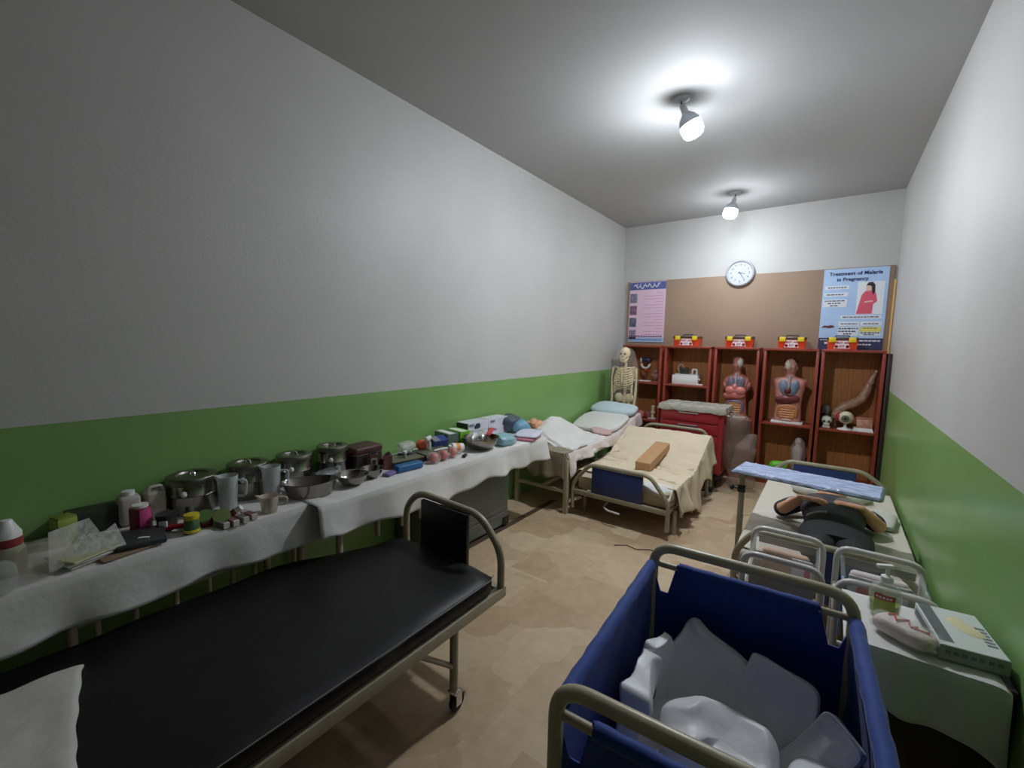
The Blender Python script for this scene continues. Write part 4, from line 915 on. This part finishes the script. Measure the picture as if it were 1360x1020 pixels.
MB().lathe([(.001,.0),(.027,.0),(.027,.11),(.001,.11)],(-2.225,.485,Z),20).build('core',PAPER,t)
b=MB(); b.lathe([(.0365,.005),(.037,.05),(.0365,.095)],(-2.225,.485,Z),40)
b.F=[f for i,f in enumerate(b.F) if i%40 in (38,39,0,1,2,3,4,5) or i<0][:16]; b.I=[0]*len(b.F)
part(b.build('pink_band',mat('ribbon_pink',(206,84,140),.35),t),'bright pink strip')
t=thing('screw_jar','dark screw top jar with white label left of the red pen','jar',(-2.165,.555,Z))
MB().lathe([(.001,0),(.034,0),(.035,.05),(.001,.05)],(-2.165,.555,Z),24).build('body',mat('jar_brown',(76,64,58),.3),t); MB().lathe([(.038,.048),(.038,.066),(.001,.067)],(-2.165,.555,Z),24).build('lid',DKGREY,t)
MB().box((-2.139,.535,Z+.026),(.012,.03,.038),.004,rz=-.65).build('label_panel',PAPER,t)
tag(MB().tube([(-2.14,.54,Z+.012),(-2.10,.585,Z+.02),(-2.085,.605,Z+.022)],[.010,.011,.008],12).build('red_marker',mat('marker_red',(176,36,42),.35)),'red marker pen lying beside the yellow capped bottle','pen')
tag(MB().cyl((-2.135,.625,Z),(-2.135,.625,Z+.085),.017,.014).build('grey_vial',mat('vial_grey',(96,98,98),.35)),'slim grey vial in front of the nearest steel drum','vial')
t=thing('medicine_bottle','green bottle with yellow cap and band beside the red marker','bottle',(-2.05,.605,Z))
MB().lathe([(.001,0),(.027,0),(.028,.01),(.026,.05),(.02,.06),(.001,.06)],(-2.05,.605,Z),24).build('body',mat('bottle_green_label',(74,104,70),.4),t)
MB().lathe([(.026,.056),(.028,.06),(.026,.076),(.001,.078)],(-2.05,.605,Z),24).build('cap',mat('cap_yellow',(214,196,52),.4),t); MB().lathe([(.0285,.004),(.0285,.016)],(-2.05,.605,Z),24).build('yellow_band',mat('cap_yellow',(214,196,52),.4),t)
for x,y,cm,lb,a in ((-2.085,.665,(92,124,62),'green topped tin lying tilted behind the yellow capped bottle',.5),(-2.045,.715,(120,138,84),'olive and red tin lying tilted next to the tube boxes',.7)):
    t=thing('round_tin',lb,'tin',(x,y,Z),'tilted tins by the small boxes'); L=trm((x,y,Z+.024),0,a,-.6)
    MB().lathe([(.001,-.02),(.031,-.02),(.031,.02),(.001,.02)],(0,0,0),26,L).build('tin',mat('tin_red',(120,50,40),.35),t); MB().lathe([(.032,.014),(.032,.026),(.001,.027)],(0,0,0),26,L).build('lid',mat('tin_lid_%d'%cm[0],cm,.4),t)
t=thing('capped_tube','small white capped ointment tube above the tube boxes','tube',(-2.07,.75,Z))
MB().tube([(-2.075,.74,Z+.014),(-2.05,.77,Z+.04)],[.012,.014],14).build('tube',mat('tube_brown',(126,80,64),.4),t); MB().tube([(-2.052,.768,Z+.038),(-2.038,.785,Z+.053)],[.013,.012],14).build('cap',PAPER,t)
for k,(x,y) in enumerate(((-2.025,.70),(-2.02,.735),(-2.022,.775),(-2.03,.812))):
    t=thing('ointment_box',['ointment box nearest the camera in the row of four small boxes','second of four small ointment boxes in a row by the cup','third of four small ointment boxes in a row by the cup','last of four small ointment boxes, closest to the short cup'][k],'box',(x,y,Z),'row of small ointment boxes')
    MB().box((x,y,Z+.012),(.095,.024,.024),.001,rz=.12).build('carton',mat('carton_pale',(196,190,184),.6),t,smooth=0); MB().box((x+.012,y,Z+.0125),(.05,.0246,.0242),rz=.12).build('print_band',mat('carton_maroon_print' if k%2 else 'carton_grey_print',(120,84,84) if k%2 else (110,106,108),.6),t,smooth=0)
# kidney basin
t=thing('kidney_basin','large kidney shaped steel basin beside the frosted measuring cup','basin',(-2.11,1.13,Z))
def kid(s,z,ax=.13,by=.075):
    out=[]
    for k in range(44):
        a=2*PI*k/44; u=ax*s*math.cos(a); v=by*s*math.sin(a); v+= .028*(1-(u/ax)**2)*-1 if math.sin(a)<0 else -.03*(1-(u/ax)**2)*.3
        ca,sa=math.cos(1.08),math.sin(1.08); out.append((-2.105+u*ca-v*sa,1.135+u*sa+v*ca,Z+z))
    return out
b=MB(); b.loft([kid(.72,0),kid(.8,.004),kid(1.0,.07),kid(1.03,.073),kid(1.02,.076),kid(.985,.072),kid(.78,.008),kid(.3,.007)]); b.build('basin',STEEL,t)
b=MB(); b.sell((-2.235,1.30,Z+.032),(.055,.085,.032),.7,.6,26,14,(0,0,.2),.2,16,3); tag(b.build('foil_packet',mat('silvery_film',(150,154,156),.14,.35,alpha=.85,bump=.8,bs=26)),'crinkled silvery film packet in front of the farthest steel drum','packet')
tag(MB().box((-2.235,1.375,Z+.036),(.03,.03,.07),.008,rz=.4,rx=.3).build('torn_wrapper',mat('grey_wrap',(150,158,160),.3,alpha=.8)),'grey torn wrapper sticking up beside the farthest drum','wrapper')
t=thing('instrument_case','dark brown padded case standing on the bench after the drums','case',(-2.335,1.575,Z))
MB().box((-2.335,1.60,Z+.05),(.15,.20,.10),.012,rz=.05,seg=3).build('case_body',mat('case_black_brown',(44,32,32),.5,bump=.3,bs=20),t); MB().box((-2.335,1.60,Z+.115),(.156,.206,.045),.014,rz=.05,seg=3).build('lid',mat('case_maroon',(80,48,46),.5,bump=.3,bs=20),t)
def bowl(x,y,r,h,lb,tilt=0):
    t=thing('steel_bowl',lb,'bowl',(x,y,Z),'polished steel bowls on the bench')
    MB().lathe([(.001,.003),(r*.45,.0),(r*.7,h*.22),(r*.92,h*.62),(r,h),(r*1.03,h+.002),(r*1.03,h+.005),(r*.98,h+.004),(r*.88,h*.62),(r*.66,h*.26),(r*.42,.007),(.001,.007)],(x,y,Z),40).build('bowl',STEEL,t)
    return t
bowl(-2.075,1.36,.082,.055,'larger polished steel bowl of the pair before the brown case'); bowl(-2.095,1.50,.062,.052,'smaller polished steel bowl of the pair, farther from the camera')
for x,y,h,lb,c in ((-2.215,1.60,.10,'upright brown medicine carton with dark window beside the smaller bowl',(108,72,68)),(-2.165,1.665,.085,'upright reddish brown carton between windowed carton and olive tray',(122,78,70))):
    t=thing('upright_carton',lb,'box',(x,y,Z),'brown upright cartons'); 
    MB().box((x,y,Z+h/2),(.035,.052,h),.001,rz=-.5).build('carton',mat('carton_%d'%c[0],c,.6),t,smooth=0)
    if h>.09:
        MB().box((x+.0165,y-.0095,Z+.045),(.004,.034,.062),rz=-.5).build('pale_frame',mat('frame_pale',(160,150,140),.6),t,smooth=0); MB().box((x+.0182,y-.0106,Z+.043),(.004,.02,.044),rz=-.5).build('dark_window',INK,t,smooth=0)
    MB().box((x,y,Z+h+.008),(.03,.03,.016),.001,rz=-.5,rx=.4).build('flap',mat('flap_dark',(66,56,52),.6),t,smooth=0)
# two olive trays
t=thing('instrument_tray','nearer olive grey flat tray box holding a small white vial','tray',(-2.17,1.79,Z))
OLV=mat('tray_olive',(112,112,92),.35,.2)
MB().box((-2.195,1.80,Z+.018),(.17,.23,.036),.004,rz=-.12).build('tray_body',DKGREY,t); MB().box((-2.195,1.80,Z+.038),(.175,.236,.008),.002,rz=-.12).build('lid',OLV,t)
t=thing('instrument_tray','farther olive grey tray box behind the orange bagged balls','tray',(-2.17,2.05,Z))
MB().box((-2.175,2.055,Z+.018),(.17,.23,.036),.004,rz=-.12).build('tray_body',DKGREY,t); MB().box((-2.175,2.055,Z+.038),(.175,.236,.008),.002,rz=-.12).build('lid',OLV,t)
t=thing('small_vial','small clear vial with white cap standing on the nearer olive tray','vial',(-2.165,1.80,Z+.042))
MB().lathe([(.001,0),(.011,0),(.011,.03),(.001,.03)],(-2.165,1.80,Z+.042),16).build('glass',mat('vial_glass',(190,196,190),.1,alpha=.6),t); MB().lathe([(.014,.029),(.014,.043),(.001,.044)],(-2.165,1.80,Z+.042),16).build('cap',PAPER,t)
tag(MB().tube([(-2.235,1.80,Z+.051),(-2.20,1.86,Z+.051),(-2.19,1.90,Z+.051)],[.009,.009,.004],10).build('dark_tube',mat('navy_dark',(40,42,58),.4)),'dark navy tube lying on the nearer olive tray','tube')
b=MB(); b.sell((-2.27,1.90,Z+.078),(.055,.075,.036),.8,.8,24,14,(0,0,.2),.3,14,4); tag(b.build('clear_bag',CLEARW),'puffed clear packet on the nearer olive tray, at the wall','plastic bag')
b=MB(); b.sell((-2.27,2.03,Z+.072),(.04,.045,.03),.8,.9,20,12,(0,0,0),.35,18,5); tag(b.build('orange_packet',mat('orange_film',(216,100,62),.2,bump=.6,bs=26)),'crumpled orange packet on the farther olive tray at the wall','packet')
t=thing('spray_bottle','white trigger spray nozzle bottle beside the orange crumpled packet','spray bottle',(-2.20,2.03,Z+.042))
b=MB(); b.lathe([(.001,0),(.016,0),(.016,.045),(.010,.06),(.010,.07),(.001,.07)],(-2.20,2.04,Z+.042),18); b.build('body',FROST,t); MB().box((-2.205,2.035,Z+.122),(.026,.075,.026),.008,rz=.4).build('trigger_head',PAPER,t)
t=thing('blue_box','navy blue box with white print leaning on the green cartons','box',(-2.24,2.17,Z+.04))
MB().box((-2.25,2.175,Z+.072),(.075,.13,.045),.002,rz=-.1,ry=.35).build('carton',mat('carton_navy',(34,62,128),.5),t,smooth=0); MB().box((-2.25,2.14,Z+.0745),(.06,.055,.045),.001,rz=-.1,ry=.35).build('print_panel',mat('print_greyblue',(128,134,140),.6),t,smooth=0)
tag(MB().tube([(-2.13,2.02,Z+.05),(-2.12,2.08,Z+.052),(-2.10,2.14,Z+.052)],[.006,.009,.008],10).build('white_pen',PAPER),'white pen lying on the farther olive tray','pen')
tag(MB().box((-2.055,1.735,Z+.02),(.062,.185,.04),.010,rz=-.1,seg=3).build('blue_case',mat('case_blue',(34,96,150),.45)),'bright blue long case in front of the nearer olive tray','case')
tag(MB().box((-2.06,1.60,Z+.008),(.05,.085,.016),.004,rz=.3).build('lilac_sachet',mat('sachet_lilac',(128,112,168),.4)),'small lilac sachet left of the bright blue case','sachet')
for k,(x,y,lb) in enumerate(((-2.045,1.935,'nearest of the three reddish balls in clear bags'),(-2.045,2.025,'middle one of the three reddish balls in clear bags'),(-2.05,2.115,'farthest of three bagged reddish balls, touching the white bottle'))):
    t=thing('bagged_ball',lb,'ball',(x,y,Z),'reddish balls in clear bags')
    MB().sell((x,y,Z+.034),(.033,.033,.033),1,1,20,14).build('ball',mat('ball_coral',(206,92,74),.4,var=.15,vs=30),t)
    MB().sell((x,y,Z+.034),(.045,.042,.036),.8,.9,20,12,(0,0,0),.3,24,k).build('clear_wrap',CLEAR,t)
t=thing('pill_bottle','white pill bottle with orange label lying before the steel bowl','bottle',(-2.09,2.22,Z))
MB().tube([(-2.10,2.13,Z+.06),(-2.098,2.145,Z+.06),(-2.098,2.147,Z+.055),(-2.085,2.25,Z+.038)],[.014,.014,.03,.03],20).build('body',PAPER,t); MB().tube([(-2.094,2.18,Z+.0495),(-2.09,2.215,Z+.0438)],.0308,20).build('label_band',mat('label_orange',(222,146,70),.5),t)
tag(MB().box((-1.995,2.18,Z+.008),(.025,.06,.016),.004,rz=.5).build('dark_clip',mat('clip_navy',(38,46,68),.4)),'tiny dark clip beside the white pill bottle','clip')
for k,(x,y,z,m1,lb) in enumerate(((-2.30,2.31,0,(92,112,98),'dark green carton standing left of the bright green carton'),(-2.29,2.43,0,(116,188,52),'bright green carton in front of the glove boxes'))):
    t=thing('green_carton',lb,'box',(x,y,Z),'green cartons against the wall')
    MB().box((x,y,Z+.055),(.17,.10,.11),.002,rz=-.15).build('carton',mat('carton_g%d'%m1[0],m1,.55),t,smooth=0); MB().box((x,y-.01,Z+.1105),(.17,.05,.004),rz=-.15).build('pale_top',PAPER,t,smooth=0)
def glovebox(x,y,z,lb,dark):
    t=thing('glove_box',lb,'glove box',(x,y,z),'stacked white glove boxes')
    MB().box((x,y,z+.035),(.125,.25,.07),.002,rz=-.06).build('carton',mat('glove_white',(206,206,216),.55),t,smooth=0)
    if dark: MB().sell((x+.064,y-.01,z+.036),(.004,.035,.022),.8,.8,16,8,(0,0,-.06),.3,30,2).build('hand_print',INK,t); MB().box((x,y-.122,z+.035),(.122,.012,.068),rz=-.06).build('dark_end',DKGREY,t,smooth=0)
    else: MB().box((x+.059,y+.07,z+.035),(.012,.10,.055),rz=-.06).build('blue_print',mat('glove_blue',(96,108,176),.55),t,smooth=0)
    MB().box((x+.0625,y-.08,z+.05),(.004,.05,.012),rz=-.06).build('text_strip',mat('glove_text',(110,110,130),.6),t,smooth=0)
glovebox(-2.355,2.66,Z,'white glove box with blue print at the bottom of stack, left side',False)
glovebox(-2.35,2.66,Z+.0705,'white glove box with black hand print and dark end, on top',True)
glovebox(-2.33,2.93,Z,'white glove box at the bottom of the stack beside dark bag',False)
glovebox(-2.345,2.925,Z+.0705,'white glove box with blue square, on top beside the dark bag',False)
t=bowl(-2.06,2.43,.135,.085,'big steel bowl holding shiny foil packs near the bench edge')
for k,(x,y,lb) in enumerate(((-2.10,2.38,'shiny silver foil pack on the left inside the big steel bowl'),(-2.075,2.44,'shiny silver foil pack in the middle of the big steel bowl'))):
    b=MB(); b.sell((x,y,Z+.085),(.035,.05,.03),.6,.6,18,10,(.5,.2,.3),.25,26,k); tag(b.build('foil_pack',mat('foil',(220,220,222),.12,.9,bump=.5,bs=40)),lb,'foil pack','foil packs in the big bowl')
tag(MB().box((-2.08,2.56,Z+.105),(.04,.09,.01),.003,rz=.2,rx=.5).build('red_wrapper',mat('wrapper_red',(206,84,82),.4)),'small red wrapper leaning on the far rim of big steel bowl','wrapper')
b=MB(); b.sell((-2.29,3.115-.03,Z+.075),(.09,.11,.065),.5,.6,30,18,(0,.15,.1),.3,10,3); tag(b.build('dark_bag',mat('slate_bag',(74,84,100),.3,bump=.6,bs=18,alpha=.95)),'slate grey plastic bag right of the glove boxes','plastic bag')
b=MB(); b.sell((-2.20,3.20-.06,Z+.055),(.08,.11,.045),.8,.9,30,18,(0,.1,.2),.45,11,6)
tag(b.build('blue_bag',BLUEP),'light blue plastic bag beside the slate grey bag','plastic bag')
b=MB(); b.sell((-2.01,2.68,Z+.035),(.09,.13,.036),.8,.9,30,18,(0,.1,.2),.45,11,8); tag(b.build('blue_bag',mat('pale_blue_bag',(150,190,204),.2,alpha=.85,bump=.7,bs=24)),'pale blue plastic bag between the big bowl and pink packet','plastic bag')
b=MB()
for k,m in enumerate((mat('packet_pink',(196,124,134),.4,bump=.5,bs=20),mat('packet_lilac_white',(206,204,222),.35,bump=.5,bs=20))): b.use(m).sell((-2.0+.006*k,2.95+.02*k,Z+.014+.022*k),(.10,.125,.014),.6,.5,24,10,(.05,0,.25),.1,12,k)
tag(b.build('folded_packet'),'flat pink and white folded packet at the end of the farther bench','packet')

# ------------------------------------------------------------------ linen cart
M=trm((-.15,1.125,0),0,0,.06)
t=thing('linen_cart','blue canvas linen cart in a cream tube frame, right foreground','linen cart',(-.15,1.125,0))
hw,hl=.28,.375
for s in (-1,1):
    y=s*hl
    MB(M).tube(bend([(-hw,y,.12),(-hw,y,.85),(hw,y,.85),(hw,y,.12)],.075,8),.0165,14).build('end_hoop',TUBEC,t)
    MB(M).tube([(-hw,y,.785),(hw,y,.785)],.0105,10).build('cross_bar',TUBEC,t)
for s in (-1,1): MB(M).tube([(s*hw,-hl,.785),(s*hw,hl,.785)],.0105,10).build('side_bar',TUBEC,t)
b=MB(M)
for s in (-1,1): b.tube([(s*hw,-hl,.14),(s*hw,hl,.14)],.0125,10); b.tube([(-hw,s*hl,.14),(hw,s*hl,.14)],.0125,10)
b.build('base_frame',TUBEC,t)
for sx in (-1,1):
    for sy in (-1,1):
        c=MB(M).cyl((sx*hw-.012,sy*hl,.045),(sx*hw+.012,sy*hl,.045),.045,n=20).build('caster',RUBBER,t); MB(M).tube([(sx*hw,sy*hl,.05),(sx*hw,sy*hl,.125)],.012,10).build('stem',CHROME,c)
b=MB(M)
def wall(side):
    # side walls (x = +-hw) run the full length; end walls hang from the cross bar with notched corners
    def fs(u,v):
        y=-hl+.012+(2*hl-.024)*u; z=.80-.52*v; bul=.035*math.sin(v*PI)**.8*math.sin(u*PI)**.5*(1.3 if side>0 else .7)
        return (side*(hw-.002+bul*.9+.006*fnoise(y*8,z*8,side))+0,y,z-.012*math.sin(u*PI)*(1-v)*0)
    b.grid(fs,34,22)
for s in (-1,1): wall(s)
def endw(side):
    def fe(u,v):
        x=-hw+.004+(2*hw-.008)*u; a=abs(x)/hw
        top=.80 if a<.72 else .80-.11*min(1,(a-.72)/.08)*(1-.0*a)
        if a>.9: top=.69+.09*(a-.9)/.1
        z=top-(top-.28)*v; return (x,side*(hl-.006+.018*math.sin(v*PI)*math.cos(x/hw*1.4)+.004*fnoise(x*9,z*9,side)),z)
    b.grid(fe,44,20)
for s in (-1,1): endw(s)
b.grid(lambda u,v:(-hw+2*hw*u,-hl+2*hl*v,.28-.02*math.sin(u*PI)*math.sin(v*PI)),14,14)
cv=b.build('canvas_bag',CANVAS,t,solid=.006)
b=MB(M)
for s in (-1,1): b.tube([(s*hw+.0012*math.sin(k*1.7),-hl+.03+(2*hl-.06)*k/24,.788) for k in range(25)],[.019+.0006*math.sin(k*2.3) for k in range(25)],12)
for s in (-1,1): b.tube([(-.195+.39*k/16,s*hl,.788) for k in range(17)],[.0165+.0012*math.sin(k*2) for k in range(17)],12)
b.build('rolled_hem',CANVAS,cv)
# sacks inside
def sack(c,h,rx,ry,rz,seed,lb,amp=.02,e=(.22,.26)):
    q=MB(); q.sell((0,0,0),h,e[0],e[1],56,40,(0,0,0),0,1,0); ax=h.index(min(h))
    L=Matrix.Translation(Vector(c)) @ rotm(rz=rz) @ rotm(rx=rx) @ rotm(ry=ry)
    b=MB(); V=[]
    for v in q.V:
        s0=Vector((seed*3.1,seed,seed*.7)); w=v.copy()
        f=abs(noise.noise(w*5+s0))*1.3-abs(noise.noise(w*9+s0*2))*.9+.35*noise.noise(w*16+s0)
        d=Vector((0,0,0)); d[ax]=math.copysign(1,v[ax])*min(1,abs(v[ax])/h[ax]*1.5)*f*amp
        o=[k for k in range(3) if k!=ax]
        for k in o: d[k]=.5*amp*noise.noise(w*7+s0+Vector((k*9,0,0)))
        V.append(w+d)
    b.add([L@v for v in V],q.F); return tag(b.build('white_sack',SACK,smooth=60),lb,'sack','white sacks in the linen cart')
sack((-.16,1.10,.36),(.235,.31,.08),0,0,.06,3.1,'lowest white sack filling the bottom of the blue cart',.03)
sack((-.245,1.36,.47),(.15,.028,.165),-.33,.50,.10,1.3,'largest folded white sack with pointed top, against the far side of cart',.035)
sack((-.065,1.36,.49),(.095,.024,.15),-.40,.12,-.12,7.7,'folded white sack on the far right in the cart',.035)
sack((.045,1.29,.49),(.055,.022,.11),-.6,.35,-.5,6.3,'small folded white flap of sack beside the right canvas wall',.03)
sk_=sack((-.375,1.14,.52),(.026,.11,.12),0,.12,.12,4.4,'narrow white sack with black lettering along the left side in cart',.03)
sack((-.365,1.31,.52),(.022,.055,.12),.1,.05,-.35,2.9,'small upright folded white sack in the far left corner of the cart',.03)
sack((-.165,1.17,.485),(.14,.10,.06),.22,.05,.2,5.2,'puffed white sack nearest the front hoop, in cart center',.045,(.5,.5))
sack((.055,1.15,.46),(.075,.12,.055),.12,.10,-.1,8.6,'greyish white sack in the near right corner of the cart',.04,(.5,.5))
b=MB()
for k in range(5): b.box((-.339+.001*k,1.06+.026*k,.57),(.010,.014,.03),rz=.12,ry=.12)
part(b.build('printed_marks',INK,sk_),'black printed lettering')

# ------------------------------------------------------------------ right side table
t=thing('side_table','dark brown bedside locker under a white cloth, right edge','side table',(.28,1.82,0))
MB().rng(.115,.465,1.685,1.985,.06,.62,.004).build('cabinet_body',DARKW,t); MB().rng(.105,.47,1.675,1.99,.62,.642,.004).build('table_top',DARKW,t); MB().rng(.13,.455,1.70,1.97,0,.06).build('plinth',BLACK,t)
b=MB(); drape(b,.095,.455,36,-1.99,-1.662,22,lambda x,a:.648-.012*max(0,(x-.42)/.035)**2,lambda x:.15+.05*(x-.095)/.36+.012*math.sin(x*30),lambda x,a,z:(x,-a,z),nh=12,fold=.010,fl=26,out=.012,seed=3.4,wr=.003)
tag(b.build('table_cloth',CLOTH,solid=.003),'white cloth over the brown locker at the right edge','tablecloth')
ZR=.655
t=thing('soap_bottle','clear pump soap bottle with green liquid and red label on the locker','soap bottle',(.205,1.87,ZR))
MB().lathe([(.001,.002),(.034,0),(.04,.008),(.041,.075),(.036,.098),(.016,.112),(.014,.125),(.001,.125)],(.205,1.87,ZR),30,None,1.05,.8).build('bottle',mat('soap_clear',(226,230,214),.1,alpha=.32),t)
MB().lathe([(.001,.006),(.034,.006),(.036,.012),(.037,.045),(.001,.046)],(.205,1.87,ZR),26,None,1.05,.8).build('liquid',mat('soap_green',(142,160,52),.25),t)
MB().lathe([(.017,.12),(.017,.135),(.006,.14),(.006,.165),(.001,.165)],(.205,1.87,ZR),18).build('collar',PAPER,t); b=MB(); b.box((.197,1.865,ZR+.17),(.05,.018,.014),.005,rz=.5); b.build('pump_head',PAPER,t)
def lab(z0,z1,m,nm):
    b=MB(); n=12; vs=[]
    for k in range(n+1):
        a=-PI/2-.75+1.3*k/n; 
        for z in (z0,z1): vs.append((.205+.0425*1.05*math.cos(a),1.87+.0425*.8*math.sin(a),ZR+z))
    b.add(vs,[(2*k,2*k+2,2*k+3,2*k+1) for k in range(n)]); return b.build(nm,m,t)
lab(.018,.064,mat('label_olive_green',(150,164,70),.4),'green_label'); lab(.064,.082,mat('label_band_red',(172,52,44),.4),'red_label')
b=MB()
for k in range(5): a=-PI/2-.55+.2*k; b.box((.205+.0455*math.cos(a),1.87+.0352*math.sin(a),ZR+.073),(.006,.0015,.006),rz=a+PI/2)
b.build('label_text',PAPER,t,smooth=0)
t=thing('gauze_pack','white gauze roll in clear wrap with red scribble, before soap bottle','pack',(.245,1.745,ZR))
L=trm((.245,1.745,ZR+.026),0,0,-.5); b=MB(L); b.sell((0,0,0),(.075,.038,.027),.7,.5,26,14,(0,0,0),.1,12,2); b.build('gauze',mat('gauze_pinkwhite',(224,206,196),.8,bump=.3,bs=40),t)
b=MB(L); b.sell((0,0,.001),(.09,.044,.030),.6,.6,26,14,(0,0,0),.22,16,5); b.build('clear_wrap',CLEAR,t)
b=MB(L); b.tube([(-.045+.009*k,.017*math.sin(k*1.6)+.002,.0305-.00007*(k-4)**2*1.2) for k in range(9)],.0032,6); b.tube([(.025,-.012,.028),(.055,.006,.026)],.004,6); b.build('red_print',mat('scribble_red',(204,60,56),.4),t)
L=trm((.375,1.83,ZR),0,0,.12)
t=thing('glove_box','white and dark teal glove box lying at the wall end of the locker','glove box',(.375,1.83,ZR))
TE=mat('box_dark_teal',(92,102,102),.5)
b=MB(L); b.box((0,0,.022),(.145,.235,.044),.002); b.build('carton',mat('glovebox_white',(206,210,206),.55),t,smooth=0)
MB(L).box((0,-.1165,.021),(.1465,.004,.042)).build('grey_end',mat('box_end_grey',(160,166,162),.5),t,smooth=0)
b=MB(L); b.box((-.0725,0,.0215),(.004,.2,.02)); b.box((-.052,.01,.0435),(.032,.212,.0024)); b.build('dark_bands',TE,t,smooth=0)
b=MB(L); b.sell((.02,.015,.0445),(.028,.05,.004),.9,.7,22,8,(0,0,.4),.35,30,3); b.build('glove_picture',mat('glove_cream',(216,206,164),.6),t)
b=MB(L)
for k in range(6): b.box((.055,-.06+.018*k,.0445),(.022,.009,.0012))
for k in range(7): b.box((-.055+.018*k,-.1192,.024),(.011,.0012,.010))
b.build('print_text',mat('teal_text',(110,122,124),.5),t,smooth=0)

# ------------------------------------------------------------------ camera, render look
cam=bpy.data.cameras.new('camera'); co=bpy.data.objects.new('camera',cam); C.objects.link(co)
Rt=Vector((0.80469837,0.59333723,0.02028434)); Up=Vector((-0.07472345,0.06732827,0.9949288)); Fw=Vector((-0.58896259,0.8021333,-0.09851515))
co.matrix_world=Matrix(((Rt.x,Up.x,-Fw.x,0),(Rt.y,Up.y,-Fw.y,0),(Rt.z,Up.z,-Fw.z,1.55),(0,0,0,1)))
cam.sensor_width=36; cam.sensor_fit='HORIZONTAL'; cam.lens=575.934*36/1360; cam.clip_start=.02
SC.camera=co
w=bpy.data.worlds.new('world'); SC.world=w; w.use_nodes=True; w.node_tree.nodes['Background'].inputs['Color'].default_value=(.5,.5,.5,1); w.node_tree.nodes['Background'].inputs['Strength'].default_value=.0
SC.view_settings.view_transform='Standard'; SC.view_settings.look='None'; SC.view_settings.gamma=1; SC.view_settings.use_curve_mapping=False; SC.view_settings.exposure=0.12
SC.cycles.use_denoising=True; SC.cycles.max_bounces=8; SC.cycles.diffuse_bounces=5; SC.cycles.transparent_max_bounces=12
